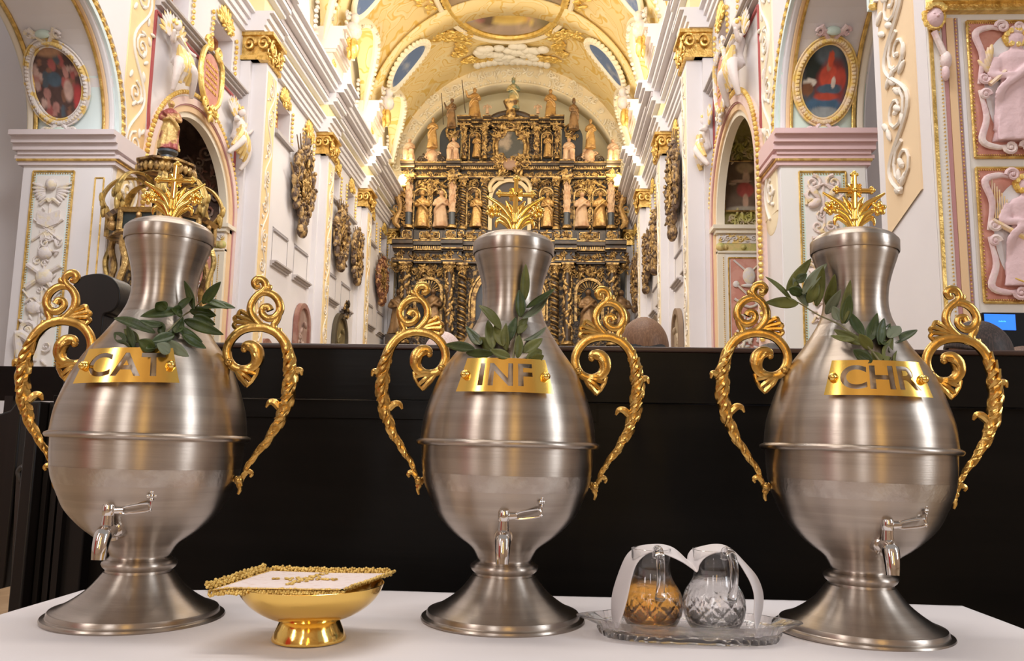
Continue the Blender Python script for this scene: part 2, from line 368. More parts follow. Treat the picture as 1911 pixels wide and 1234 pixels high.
def rad_at(z):
    P = BODYP+[(.1268, .205), (.1293, .2168), (.1315, .2533), (.1341, .2663), (.1297, .3007), (.1162, .3436), (.1040, .3711), (.0940, .3850), (.0793, .4046), (.0636, .4291), (.0508, .4528), (.0459, .4775)]
    for (a, za), (b, zb) in zip(P, P[1:]):
        if z <= zb: return a+(b-a)*(z-za)/(zb-za)
    return .046
def smoothprof(p, per=4): return [(q.x, q.y) for q in cr([(a, b, 0) for a, b in p], per)]
def leafstrip(b, p0, p1, w, n=6, bend=.0):
    pass
def build_handle(urn, sg):
    def P(x, y, dy=0): p = HP(x, y); return (sg*p[0], dy, p[2])
    main = [(1116, 893), (1124, 874), (1140, 851), (1159, 825), (1175, 796), (1186, 767), (1192, 734), (1193, 702), (1189, 676), (1180, 650), (1163, 632), (1140, 624), (1117, 625), (1098, 632), (1083, 647), (1076, 664), (1077, 680), (1085, 694), (1098, 701), (1113, 701), (1126, 694), (1132, 682), (1130, 668), (1122, 659), (1111, 658), (1106, 664)]
    rr = [.0022, .0030, .0038, .0048, .0062, .0072, .0078, .0080, .0068, .0058, .0055, .0055, .0054, .0053, .0053, .0052, .0052, .0052, .0050, .0052, .0060, .0072, .0078, .0070, .0055, .0042]
    path = cr([P(*p) for p in main], 7); R = [q*1.34 for q in lerpl(rr, len(path))]
    b = MB(); npt = len(path); vs = []
    n = 12; pp = [Vector(p) for p in path]
    # twisted acanthus on the lower half, a grooved bar on the scroll
    for i, p in enumerate(pp):
        t = (pp[min(i+1, npt-1)]-pp[max(i-1, 0)]).normalized(); nr = Vector((0, 1, 0)); bn = t.cross(nr); u = i/(npt-1)
        tw = max(0, min(1, (.36-u)/.08))
        for j in range(n):
            a = 2*PI*j/n
            rope = 1+tw*.15*sin(3*a - u*120) ; groove = 1-(1-tw)*.20*max(0, cos(2*(a))) if abs(sin(a)) < .75 else 1
            r = R[i]*rope*groove
            vs.append(p+nr*cos(a)*r*.85+bn*sin(a)*r)
    fs = [(i*n+j, i*n+(j+1) % n, (i+1)*n+(j+1) % n, (i+1)*n+j) for i in range(npt-1) for j in range(n)]
    fs += [tuple(range(n-1, -1, -1)), tuple((npt-1)*n+j for j in range(n))]
    b.add(vs, fs)
    # raised leaf ribs along the twisted part
    for k in range(13):
        u0 = .02+.025*k; i = int(u0*(npt-1)); q = Vector(path[i]); r = R[i]
        t = (Vector(path[i+3])-q).normalized(); bn = t.cross(Vector((0, 1, 0)))
        b.tube(cr([q+bn*r*.9+Vector((0, -r*.3, 0)), q+t*r*1.1+Vector((0, -r*1.0, 0)), q+t*r*2.6-bn*r*.7+Vector((0, -r*.55, 0))], 4), lerpl([r*.12, r*.42, r*.14], 9), 6)
    # curled leaf inside the scroll end
    for k in range(5):
        a = .5+.5*k; c0 = P(1122+4*cos(a), 668-4*sin(a))
        b.tube(cr([P(1131, 690-k*4, -.003), P(1126-k*2, 672-k*2.5, -.0075), P(1112-k*.5, 662-k*1.5+3, -.004)], 4), lerpl([.0012, .0026, .0012], 9), 6)
    b.ball(P(1107, 665), (.0055, .0055, .0055), 10, 6)
    # thorns
    for tr, r0 in (([(1190, 702), (1203, 701), (1211, 700), (1214, 709)], .0050), ([(1176, 769), (1166, 760), (1157, 760), (1151, 769)], .0050)):
        pt = cr([P(*q) for q in tr], 5); b.tube(pt, lerpl([r0*1.2, .0060, .0046, .0016], len(pt)), 8)
    # palmette under the scroll
    for ang, (ex, ey) in enumerate([(1108, 724), (1115, 730), (1123, 722), (1131, 709), (1133, 698)]):
        pt = cr([P(1092, 700), P((1092+ex)/2+1, (700+ey)/2+(3 if ang < 2 else -1), -.002), P(ex, ey)], 4); b.tube(pt, lerpl([.0034, .0042, .0032+.0012*(ang == 1)], len(pt)), 7)
    b.tube([P(1108, 724), P(1115, 731), P(1123, 723), P(1131, 710), P(1134, 698)], .0032, 7)
    # crest: two C scrolls, curled top and the fan
    for pts, r in (([(1163, 634), (1145, 627), (1127, 614), (1116, 598), (1116, 582), (1124, 568), (1136, 558), (1141, 549), (1136, 539), (1126, 537), (1120, 543), (1123, 550), (1130, 549)], [.0035, .0045, .0050, .0052, .0050, .0046, .0044, .0046, .0050, .0052, .0050, .0044, .003]),
                   ([(1122, 569), (1138, 561), (1154, 564), (1166, 576), (1169, 592), (1160, 605), (1146, 607), (1136, 598), (1138, 588), (1147, 586), (1151, 593)], [.0030, .0044, .0050, .0052, .0052, .0050, .0048, .0044, .0042, .0042, .005]),
                   ([(1168, 592), (1165, 608), (1159, 619), (1160, 629), (1168, 630), (1170, 624)], [.0045, .0042, .0044, .0050, .0046, .0028]),
                   ([(1136, 557), (1146, 552), (1148, 546)], [.0040, .0046, .0030])):
        pt = cr([P(*q) for q in pts], 6); b.tube(pt, [q*1.22 for q in lerpl(r, len(pt))], 10, flat=.85, up=(0, 1, 0), prof=lambda a: 1-.16*max(0, cos(2*a)))
    for ex, ey in ((1098, 596), (1090, 605), (1087, 615), (1091, 626)):
        pt = cr([P(1136, 622), P((1136+ex)/2, (622+ey)/2-2), P(ex, ey)], 4); b.tube(pt, lerpl([.0036, .0034, .0040], len(pt)), 7)
    b.tube(cr([P(1104, 598), P(1096, 596), P(1092, 604), P(1086, 609), P(1089, 616), P(1085, 622), P(1092, 629)], 4), .0034, 7)
    # foot ornament
    for pts in ([(1116, 893), (1124, 886), (1131, 890), (1128, 896)], [(1112, 896), (1108, 908), (1111, 918), (1108, 928)], [(1117, 892), (1112, 903), (1114, 913)]):
        pt = cr([P(*q) for q in pts], 4); b.tube(pt, lerpl([.0042, .0040, .0018], len(pt)), 8)
    h = b.build('handle', CAST, urn)
    for (px, py) in ((1081, 690), (1110, 902)):
        s_ = MB(); z = zpx(py); x = P(px, py)[0]; rb = rad_at(z)
        s_.tube([(sg*(rb-.002), 0, z), (x, 0, z)], .0034, 10); s_.ball((x, -.004, z), .0062, 12, 8); s_.ball((sg*(rb+.0035), 0, z), (.003, .0062, .0062), 12, 8)
        s_.build('screw', CAST, h)
def build_finial(lid):
    s = .0001175; O = (628, 930)
    def P(x, y, d=0): return ((x-O[0])*s, d, .1105*0+(O[1]-y)*s + LIDTOP)
    b = MB()
    def bar(p0, p1, w): b.tube([p0, p1], w, 4, flat=.55, up=(0, 1, 0))
    # cross
    for pts in ([P(600, 660), P(672, 660), P(668, 200), P(612, 200)], [P(430, 372), P(850, 378), P(850, 430), P(430, 428)]):
        x = [(p[0], p[2]) for p in pts]; b.prism(x, -.0032, .0032)
    b.tube([P(640, 640, -.0034), P(642, 200, -.0034)], .0014, 6); b.tube([P(430, 400, -.0034), P(850, 404, -.0034)], .0014, 6)
    for (cx, cy, ax) in ((646, 175, (0, 1)), (410, 392, (-1, 0)), (868, 392, (1, 0))):
        for (ox, oy) in ((0, 0), (ax[0]*28-ax[1]*26, -ax[1]*28*0-ax[0]*0), (-ax[1]*-26+ax[0]*0, 0)): pass
        px, py = -ax[1], ax[0]
        for (dx, dy, r) in ((ax[0]*20, -ax[1]*20, .0034), (px*32-ax[0]*6, -py*32+ax[1]*6, .0030), (-px*32-ax[0]*6, py*32+ax[1]*6, .0030), (-ax[0]*8, ax[1]*8, .0036)):
            q = P(cx+dx, cy+dy); b.ball(q, (r, .0034, r), 10, 6)
    b.ball(P(628, 402, -.004), .0036, 12, 8)
    # rays between the arms
    for ang in (30, 45, 60, 120, 135, 150, 210, 225, 240, 300, 315, 330):
        a = math.radians(ang); L = 118 if ang % 45 == 0 and ang % 90 else 100
        b.tube([P(640+cos(a)*25, 402-sin(a)*25), P(640+cos(a)*L, 402-sin(a)*L)], [.0012, .0026], 7)
    # long leaves
    def blade(pts, w, dy=0):
        pt = cr([P(*q, dy) for q in pts], 6); n = len(pt); b.tube(pt, lerpl([w*.7, w, w*.85, w*.25], n), 8, flat=.5, up=(0, 1, 0))
    for sg in (-1, 1):
        X = lambda x: O[0]+8+sg*x
        blade([(X(20), 900), (X(70), 730), (X(180), 580), (X(395), 430)], .0062, 0)
        blade([(X(18), 900), (X(40), 700), (X(90), 560), (X(130), 480)], .0048, .003)
        blade([(X(25), 910), (X(100), 760), (X(200), 690), (X(270), 660)], .0055, -.003)
        blade([(X(30), 915), (X(110), 820), (X(200), 765), (X(245), 800), (X(252), 870)], .0048, 0)
        blade([(X(15), 880), (X(30), 620), (X(80), 540)], .0026, -.002)
        # lily
        c = P(X(290), 645)
        for k in range(6):
            a = 2*PI*k/6+.3; d = Vector((cos(a), -.25, sin(a))).normalized()
            b.ball(Vector(c)+d*.0062+Vector((sg*.001, -.002, 0)), (.0045, .0028, .0068), 8, 6, Matrix.Rotation(-(a-PI/2), 3, 'Y'))
        b.ball(Vector(c)+Vector((-sg*.002, -.006, 0)), .0036, 8, 6)
        for k in range(3): b.tube([c, Vector(c)+Vector((sg*(.003+.003*k), -.011, .004-.003*k))], .0009, 5)
        b.ball(P(X(345), 640), (.0024, .004, .010), 8, 6)
    b.lathe([(.0100, -.003), (.0085, .002), (.0055, .004), (.0062, .007), (.0050, .010), (.0070, .016)], 20, c=(0, 0, LIDTOP))
    b.build('finial', GOLDB, lid)
LIDTOP = .5945
def build_tap(urn):
    z = .133; y = -rad_at(z)
    t = MB()
    t.tube([(0, y+.006, z), (0, y-.010, z-.001)], [.0135, .0125], 24); t.tube([(0, y-.009, z), (0, y-.013, z)], .0100, 24)
    pt = cr([(0, y-.012, z), (0, y-.026, z+.001), (0, y-.036, z-.004), (0, y-.041, z-.018), (0, y-.043, z-.034)], 6)
    t.tube(pt, lerpl([.0098, .0108, .0112, .0100, .0085], len(pt)), 24)
    t.tube([(0, y-.027, z+.006), (0, y-.027, z+.022)], [.0080, .0072], 20)
    tap = t.build('tap', CHROME, urn)
    zt = z+.022
    c = MB(); c.lathe([(.0072, 0), (.0080, .0015), (.0080, .0125), (.0070, .0145)], 20, c=(0, y-.027, zt))
    # lever: an open loop
    L = [(.007, .006), (.015, .0075), (.022, .012), (.045, .0165), (.0500, .0150), (.0510, .0095), (.0465, .0065), (.022, .0030), (.015, .0040)]
    P = [(x, y-.027+.10*x, zt+zz) for x, zz in cr2(L)]
    c.tube(P, .0016, 8, closed=True)
    c.tube([(.006, y-.027, zt+.0062), (.018, y-.0255, zt+.0070)], [.0045, .0036], 10, flat=.5, up=(0, 1, 0))
    lev = c.build('lever', CHROME, tap)
    x = .052; yy = y-.0215
    k = MB(); k.tube([(x, yy, zt+.006), (x+.001, yy, zt+.040)], .0012, 6)
    k.ball((x, yy, zt+.0085), (.0022, .0028, .003), 8, 6)
    for dx, dz in ((0, 0), (-.0048, 0), (.0048, 0), (0, .0048), (0, -.0048)): k.ball((x+.001+dx*.6, yy+dx*.8, zt+.027+dz), (.0030, .0016, .0030), 8, 6, Matrix.Rotation(.9, 3, 'Z'))
    k.ball((x+.001, yy, zt+.039), (.0022, .0016, .0040), 8, 6)
    k.build('lever_cross', CHROME, tap)
def cr2(L):
    P = [Vector((a, b, 0)) for a, b in L]; n = len(P); out = []
    for i in range(n):
        a, b_, c, d = P[i-1], P[i], P[(i+1) % n], P[(i+2) % n]
        for k in range(4):
            t = k/4; q = .5*((2*b_)+(c-a)*t+(2*a-5*b_+4*c-d)*t*t+(3*b_-a-3*c+d)*t**3); out.append((q.x, q.y))
    return out
def build_plate(urn, text, ang, hw=.0575, zb=.3325, zt=.3815, rot=0):
    """curved brass plate with the letters cut through, wrapped round the shoulder of the urn"""
    b = MB(); H = zt-zb; n = 60; m = 8
    # trapezoid slab in x,z ; y thickness
    def q(u, v): hwv = hw*(1.05-.09*v); return ((u*2-1)*hwv, v*H)
    vs = []; fs = []
    for k, y in enumerate((0, .0014)):
        for j in range(m+1):
            for i in range(n+1): x, z = q(i/n, j/m); vs.append((x, y, z))
    N1 = (n+1)*(m+1)
    for j in range(m):
        for i in range(n):
            a = j*(n+1)+i; fs += [(a, a+1, a+n+2, a+n+1), (N1+a, N1+a+n+1, N1+a+n+2, N1+a+1)]
    for i in range(n): fs += [(i, N1+i, N1+i+1, i+1), (m*(n+1)+i, m*(n+1)+i+1, N1+m*(n+1)+i+1, N1+m*(n+1)+i)]
    for j in range(m): a = j*(n+1); fs += [(a, a+n+1, N1+a+n+1, N1+a), (a+n, N1+a+n, N1+a+2*n+1, a+2*n+1)]
    b.add(vs, fs); o = b.build('nameplate', BRASS, None, smooth=False)
    cu = bpy.data.curves.new('letters', 'FONT'); cu.body = text; cu.size = H*.91; cu.align_x = 'CENTER'; cu.extrude = .01; cu.offset = .0011; cu.space_character = 1.0 if text == 'CHR' else 1.08; cu.resolution_u = 6
    to = bpy.data.objects.new('letters', cu); COL.objects.link(to); to.rotation_euler = (PI/2, 0, 0); to.location = (0, 0, H*.20)
    bpy.context.view_layer.update(); dg = bpy.context.evaluated_depsgraph_get()
    tm = bpy.data.meshes.new_from_object(to.evaluated_get(dg)); bm = bmesh.new(); bm.from_mesh(tm); bmesh.ops.remove_doubles(bm, verts=bm.verts, dist=1e-6); bmesh.ops.recalc_face_normals(bm, faces=bm.faces); bm.to_mesh(tm); bm.free()
    t2 = bpy.data.objects.new('cutter', tm); COL.objects.link(t2); t2.matrix_world = to.matrix_world
    md = o.modifiers.new('cut', 'BOOLEAN'); md.operation = 'DIFFERENCE'; md.object = t2; md.solver = 'EXACT'; md.use_self = True
    bpy.context.view_layer.update(); dg = bpy.context.evaluated_depsgraph_get()
    nm = bpy.data.meshes.new_from_object(o.evaluated_get(dg)); o.modifiers.clear(); o.data = nm; nm.name = 'nameplate'
    bpy.data.objects.remove(t2); bpy.data.objects.remove(to)
    cr_, sr = cos(rot), sin(rot)
    for v in nm.vertices:
        x, y, z = v.co.x, v.co.y, v.co.z-H/2; x, z = x*cr_-z*sr, x*sr+z*cr_
        zz = zb+H/2+z; rr = rad_at(zb+H/2)-(zz-zb-H/2)*.34+.0125-y
        # flatter than the body: it stands off the metal at its ends
        a = x/(.108); v.co = (sin(a)*rr, -cos(a)*rr, zz)
    for p in nm.polygons: p.use_smooth = True
    nm.update(); ln = [None]*len(nm.loops)
    for p in nm.polygons:
        for li in p.loop_indices:
            c = nm.vertices[nm.loops[li].vertex_index].co; rad = Vector((c.x, c.y, 0)).normalized(); an = Vector((rad.x, rad.y, .34)).normalized()
            d = p.normal.dot(an); ln[li] = an if d > .6 else (-an if d < -.6 else p.normal.copy())
    nm.normals_split_custom_set(ln)
    o.parent = urn; o.rotation_euler = (0, 0, ang)
    for sg in (-1, 1):
        s_ = MB(); x = sg*(hw-.0060); z = zb+H*.5; x, z0 = x*cr_, z+x*sr; a = x/.108; rr = rad_at(zb+H/2)+.0135
        d = Vector((sin(a), -cos(a), 0)); p = d*rr+Vector((0, 0, z0)); s_.ball(p+d*.0035, .0058, 14, 10); s_.ball(p, (.0068, .0068, .0068), 14, 8); s_.tube([p-d*.016, p], .0025, 8)
        s_.build('screw', GOLDB, o)
def build_urn(loc, rz, tilt, label, text, ang, rot=0, hw=.0575, proto=None):
    urn = thing('metal_urn', loc, label, 'urn', 'brushed metal oil urns on the white table')
    urn.rotation_euler = (0, tilt, rz)
    if proto is None:
        b = MB(); b.lathe([(.1185, 0), (.1215, .0018), (.1222, .004), (.1210, .0066), (.1150, .0075), (.1140, .0085), (.1138, .0125), (.1122, .0150)]+smoothprof([(.1122, .0150), (.0980, .0205), (.0810, .0310), (.0660, .0430), (.0560, .0545), (.0470, .0665)], 5), 96)
        b.build('foot', PEWTER, urn, angle=30)
        b = MB(); b.lathe([(.0455, .0660), (.0452, .0700), (.0492, .0735), (.0512, .0775), (.0508, .0805), (.0462, .0842), (.043, .0848)], 72); b.build('collar', PEWTER, urn, angle=50)
        b = MB(); b.lathe([(.040, .083)]+smoothprof(BODYP, 4), 96, caps=False); b.build('lower_bowl', PEWTER, urn, angle=60)
        b = MB(); b.lathe([(.1229, .1930), (.1263, .2030), (.1293, .2168)], 96, caps=False); b.build('worn_band', PEWTERW, urn, angle=60)
        b = MB(); b.lathe([(.1289, .2166), (.1308, .235), (.1315, .2533), (.1318, .258)], 96, caps=False); b.build('belly_band', PEWTER, urn, angle=60)
        b = MB(); b.lathe([(.1318, .2566), (.1370, .2566), (.1392, .2585), (.1402, .2610), (.1392, .2636), (.1340, .2660)], 96, caps=False); b.build('rim_ring', PEWTER, urn, angle=60)
        b = MB(); b.lathe(smoothprof([(.1338, .2655), (.1297, .3007), (.1162, .3436), (.1040, .3711), (.0925, .3890), (.0793, .4066), (.0680, .4240)], 5), 96, caps=False); b.build('shoulder', PEWTER, urn, angle=60)
        b = MB(); b.lathe(smoothprof([(.0683, .4236), (.0636, .4310), (.0560, .4440)], 4), 96, caps=False); b.build('neck_seam', PEWTERW, urn, angle=60)
        b = MB(); b.lathe(smoothprof([(.0560, .4440), (.0500, .4580), (.0463, .4775), (.0473, .5014), (.0512, .5200), (.0562, .5368), (.0605, .5500), (.0614, .5570)], 5), 96, caps=False); b.build('neck', PEWTER, urn, angle=60)
        b = MB(); b.lathe([(.0600, .5560), (.0632, .5562), (.0640, .5580), (.0640, .5735), (.0632, .5755)]+smoothprof([(.0625, .5760), (.0560, .5825), (.0400, .5895), (.0200, .5935), (.0001, .5945)], 4), 96); lid = b.build('lid', PEWTER, urn, angle=35)
        build_finial(lid); build_tap(urn)
        for sg in (1, -1): build_handle(urn, sg)
    else:
        for ch in [x for x in bpy.data.objects if x.parent == proto and not x.name.startswith('nameplate')]: copy_tree(ch, urn)
    build_plate(urn, text, ang, rot=rot, hw=hw)
    return urn
UM = build_urn((-.067, 1.285, TZ-.002), math.radians(1.5), math.radians(.75), 'middle brushed metal urn with a brass plate cut INF and an upright olive sprig', 'INF', math.radians(-2))
UL = build_urn((-.603, 1.236, TZ-.002), math.radians(3), math.radians(.9), 'brushed metal urn beside the gold bowl, its brass plate cut CAT', 'CAT', math.radians(3), rot=math.radians(3), proto=UM)
UR = build_urn((.450, 1.262, TZ-.002), math.radians(-2), math.radians(1.3), 'brushed metal urn with brass plate cut CHR and long olive branch across its neck', 'CHR', math.radians(-4), hw=.0585, rot=math.radians(0), proto=UM)
# ================================================================== OLIVE SPRIGS
LEAFM = mat('olive_leaf', (.085, .095, .020), .5, 0, bump=.2, bscale=120, col2=(.13, .14, .035), cscale=35, spec=.3)
LEAFD = mat('olive_leaf_dark', (.030, .050, .010), .42, 0, bump=.2, bscale=120, col2=(.052, .078, .016), cscale=35, spec=.4)
LEAFB = mat('olive_leaf_underside', (.16, .19, .12), .55, 0)
TWIG = mat('olive_twig', (.20, .19, .10), .7, 0)
def leaf(parent, A, B, w, m, seed, face=None):
    rnd = random.Random(seed); A, B = Vector(A), Vector(B); d = B-A; L = d.length; t = d.normalized()
    view = Vector((0, -1, .15)) if face is None else face
    side = t.cross(view).normalized(); q = Matrix.Rotation(rnd.uniform(-.7, .7), 3, t); side = q @ side; nr = side.cross(t).normalized()
    if nr.y > 0: nr = -nr
    bend = rnd.uniform(-.10, .12)*L; b = MB(); n = 12; vs = []; fs = []
    for i in range(n+1):
        u = i/n; ww = w*.5*(sin(PI*min(1, u*.985+.012)**.82))**.8 + .0004; c = A+d*u+nr*bend*sin(PI*u)
        for s_, dep in ((-1, .0), (-.5, .10), (0, .22), (.5, .10), (1, 0)): vs.append(c+side*ww*s_-nr*ww*dep*1.6)
    for i in range(n):
        for j in range(4): a = i*5+j; fs.append((a, a+1, a+6, a+5))
    b.add(vs, fs); b.tube([A, A+d*.3+nr*bend*.8-nr*w*.16, A+d*.75+nr*bend*.7-nr*w*.15], [.0006, .0005, .0003], 4)
    return b.build('leaf', m, parent, angle=80, mods=[('SOLIDIFY', dict(thickness=.0005))])
def sprig(name, urnY, label, off, sc, leaves, stem, w0, dark, seed, depth):
    o = thing(name, (0, 0, 0), label, 'olive branch', 'olive branches tucked behind the name plates')
    C = lambda x, y: (off[0]+x/sc, off[1]+y/sc)
    def W(x, y, extra=0):
        px, py = C(x, y); return at(px, py, 1, urnY-depth(px, py)-extra)
    st = [W(x, y) for x, y in stem]; base = st[0]
    b = MB(); pt = cr(st, 5); b.tube(pt, lerpl([.0016, .0013, .0008], len(pt)), 6); sm = b.build('stem', TWIG, o)
    rnd = random.Random(seed)
    for i, l in enumerate(leaves):
        x0, y0, x1, y1 = l[:4]; e0 = rnd.uniform(0, .006); e1 = rnd.uniform(-.004, .020)
        m = LEAFB if rnd.random() < .12 else (LEAFD if rnd.random() < dark else LEAFM)
        leaf(o, W(x0, y0, e0), W(x1, y1, e1), w0*rnd.uniform(.85, 1.12), m, seed*100+i)
    return o
def dep(ax, ycut):
    return lambda px, py: (lambda r, x: (math.sqrt(max(r*r-x*x, .0004)) if abs(x) < r else .01)+.018)(rad_at(max(.34, zpx(py+ycut)))+.002, (px-ax)*.00082)
UL.scale = (1.025, 1.025, 1.01)
sprig('olive_branch', 1.285, 'short upright olive sprig standing behind the plate cut INF', (700, 400), 3.539,
      [(830, 760, 685, 600), (775, 890, 745, 700), (700, 860, 600, 740), (770, 890, 690, 815), (655, 890, 465, 860), (780, 920, 600, 915), (890, 945, 760, 895), (850, 870, 790, 730), (870, 850, 930, 680), (960, 680, 950, 500), (985, 570, 995, 330), (975, 690, 1145, 535), (1000, 620, 1190, 490), (985, 835, 1130, 745), (980, 915, 1105, 820), (946, 790, 1000, 725), (940, 950, 950, 795), (1000, 960, 1100, 900), (1030, 965, 1115, 935), (880, 870, 800, 780), (945, 780, 1010, 680), (870, 900, 865, 720)],
      [(910, 960), (925, 850), (935, 760), (950, 680), (965, 600), (985, 560)], .0150, .25, 5, dep(948, 0))
sprig('olive_branch', 1.224, 'bushy dark green olive sprig on the shoulder of the urn marked CAT', (0, 400), 2.9375,
      [(850, 650, 625, 570), (735, 740, 695, 610), (690, 700, 625, 650), (720, 740, 620, 710), (760, 700, 680, 630), (985, 530, 770, 560), (900, 605, 765, 580), (950, 640, 800, 740), (955, 660, 830, 700), (1065, 520, 1010, 365), (1110, 490, 1210, 370), (1110, 510, 1290, 515), (1120, 465, 1250, 520), (1040, 530, 1185, 555), (1010, 580, 1225, 660), (960, 650, 1003, 565), (980, 620, 1110, 700), (1000, 660, 1130, 735), (900, 695, 1035, 780), (910, 525, 855, 485), (975, 530, 1060, 450), (1000, 545, 940, 520), (930, 760, 860, 710), (850, 740, 760, 690), (1060, 560, 1180, 605), (900, 650, 880, 600)],
      [(740, 745), (830, 700), (920, 640), (1000, 560), (1060, 520), (1110, 470)], .0165, .85, 8, dep(275, 0))
sprig('olive_branch', 1.262, 'long olive branch slanting across the neck of the urn marked CHR', (1420, 280), 3.086,
      [(180, 870, 25, 730), (215, 885, 25, 878), (270, 900, 185, 735), (150, 810, 290, 625), (240, 830, 380, 655), (265, 870, 350, 700), (320, 900, 360, 670), (270, 880, 330, 760), (205, 760, 265, 715), (380, 900, 425, 715), (375, 945, 460, 805), (470, 1000, 515, 750), (480, 1000, 515, 830), (450, 980, 415, 900), (590, 1070, 505, 930), (620, 1100, 670, 940), (680, 1120, 710, 970), (700, 1120, 745, 1000), (735, 1080, 800, 1015), (770, 1110, 900, 1035), (740, 1160, 840, 1125), (715, 1220, 760, 1080), (765, 1225, 840, 1150), (590, 1120, 420, 1035), (540, 1095, 400, 1070), (640, 1150, 565, 1060), (640, 1220, 530, 1150), (690, 1220, 640, 1160), (240, 830, 160, 800)],
      [(690, 1225), (640, 1160), (590, 1110), (500, 1040), (430, 995), (330, 950), (225, 885), (175, 862), (150, 820)], .0155, .35, 11, dep(1605, 0))
# ================================================================== GOLD BOWL AND PALL
BC = at(583, 1203, 2, TZ); BY = BC.y+.022; BX = BC.x-.011
bowl = thing('gold_bowl', (BX, BY, TZ+.0012), 'polished gold footed bowl under a lace-edged cloth, left of the middle urn', 'bowl')
b = MB(); b.lathe([(.0455, 0), (.0478, .0008), (.0482, .003), (.0440, .0125), (.0395, .0225), (.0375, .0262), (.0350, .0268)], 72); b.build('foot', GOLDB, bowl, angle=35)
RZ = .0715; 
b = MB(); b.lathe(smoothprof([(.0001, .0240), (.0300, .0252), (.0540, .0310), (.0760, .0440), (.0895, .0590), (.0950, RZ)], 5)+smoothprof([(.0937, RZ+.0003), (.0880, .0600), (.0745, .0455), (.0530, .0325), (.0300, .0270), (.0001, .0258)], 5), 96); b.build('bowl_body', GOLDB, bowl, angle=35)
LACE = mat('gold_lace', (.78, .56, .18), .45, .6, bump=1, bscale=300, col2=(.50, .32, .08), cscale=180)
PALL = mat('white_brocade', (.78, .68, .67), .75, 0, bump=.5, bscale=170, stretch=(1, 3, 1), col2=(.66, .50, .44), cscale=70, cpos=(.58, .68))
zr = TZ+RZ+.0024
pc = [at(385, 1112, 2, zr), at(694, 1106, 2, zr), at(737, 1074, 2, zr+.012), at(455, 1081, 2, zr)]
def pall():
    A, B, C_, D = [Vector(p) for p in pc]
    # keep it a true rectangle-like stiff linen square resting on the rim
    A = Vector((BX-.113, BY-.074, 0)); B = Vector((BX+.062, BY-.066, 0)); C_ = Vector((BX+.096, BY+.078, 0)); D = Vector((BX-.082, BY+.070, 0))
    def Z(p): return zr+.0005+.001*max(0, (p.x-BX)/.118)*max(0, (p.y-BY+.03)/.12)+.004*max(0, -(p.x-BX)/.12)*max(0, (p.y-BY)/.1)-.006*max(0, (BX-.085-p.x)/.04)
    def q(u, v):
        p = (A*(1-u)+B*u)*(1-v)+(D*(1-u)+C_*u)*v; return Vector((p.x, p.y, Z(p)))
    b = MB(); b.grid(lambda u, v: q(.05+.9*u, .06+.88*v), 40, 40)
    root = b.build('chalice_pall', PALL, mods=[('SOLIDIFY', dict(thickness=.0018, offset=1))], angle=60)
    tag(root, 'stiff white brocade cloth with a gold lace border lying on the gold bowl', 'cloth')
    e = MB(); rnd = random.Random(1)
    def side(fn, n, outv, lift):
        for i in range(n):
            c = fn((i+.5)/n)
            for k in range(7):
                a = PI*k/6; o = Vector((cos(a), 0, 0)); tng = (fn(min(1, (i+.6)/n))-fn((i+.4)/n)).normalized()
                p = c+tng*cos(a)*.0065+outv*sin(a)*.0085+Vector((0, 0, lift*sin(a)*1.0+rnd.uniform(-.001, .001)))
                e.ball(p, (.0024, .0024, .0022), 6, 4)
            for k in range(3): e.ball(c+outv*.003*k+Vector((0, 0, lift*.3*k)), (.0026, .0026, .0018), 6, 4)
    side(lambda t: q(.03+.94*t, .97), 17, Vector((0, .8, .3)), .0035)
    side(lambda t: q(.03+.94*t, .03), 17, Vector((0, -.7, -.2)), -.003)
    side(lambda t: q(.03, .03+.94*t), 15, Vector((-1, 0, .5)), .005)
    side(lambda t: q(.97, .03+.94*t), 15, Vector((1, 0, .3)), .002)
    e.grid(lambda u, v: q(u, .06*v)+Vector((0, 0, .0012)), 30, 2); e.grid(lambda u, v: q(u, .94+.06*v)+Vector((0, 0, .0012)), 30, 2)
    e.grid(lambda u, v: q(.05*u, v)+Vector((0, 0, .0012)), 2, 30); e.grid(lambda u, v: q(.95+.05*u, v)+Vector((0, 0, .0012)), 2, 30)
    e.build('lace_border', LACE, root, mods=[])
    c = MB(); rr = random.Random(4)
    for (u0, v0, u1, v1) in ((.28, .5, .74, .5), (.5, .2, .5, .85)):
        for i in range(26):
            t = i/25; p = q(u0+(u1-u0)*t, v0+(v1-v0)*t); c.ball(p+Vector((rr.uniform(-.004, .004), rr.uniform(-.004, .004), .003)), (.003, .003, .0016), 6, 4)
    for i in range(40):
        a = i*.9; c.ball(q(.5+.09*cos(a), .5+.16*sin(a))+Vector((0, 0, .003)), (.0026, .0026, .0015), 6, 4)
    c.build('embroidered_cross', LACE, root)
pall()
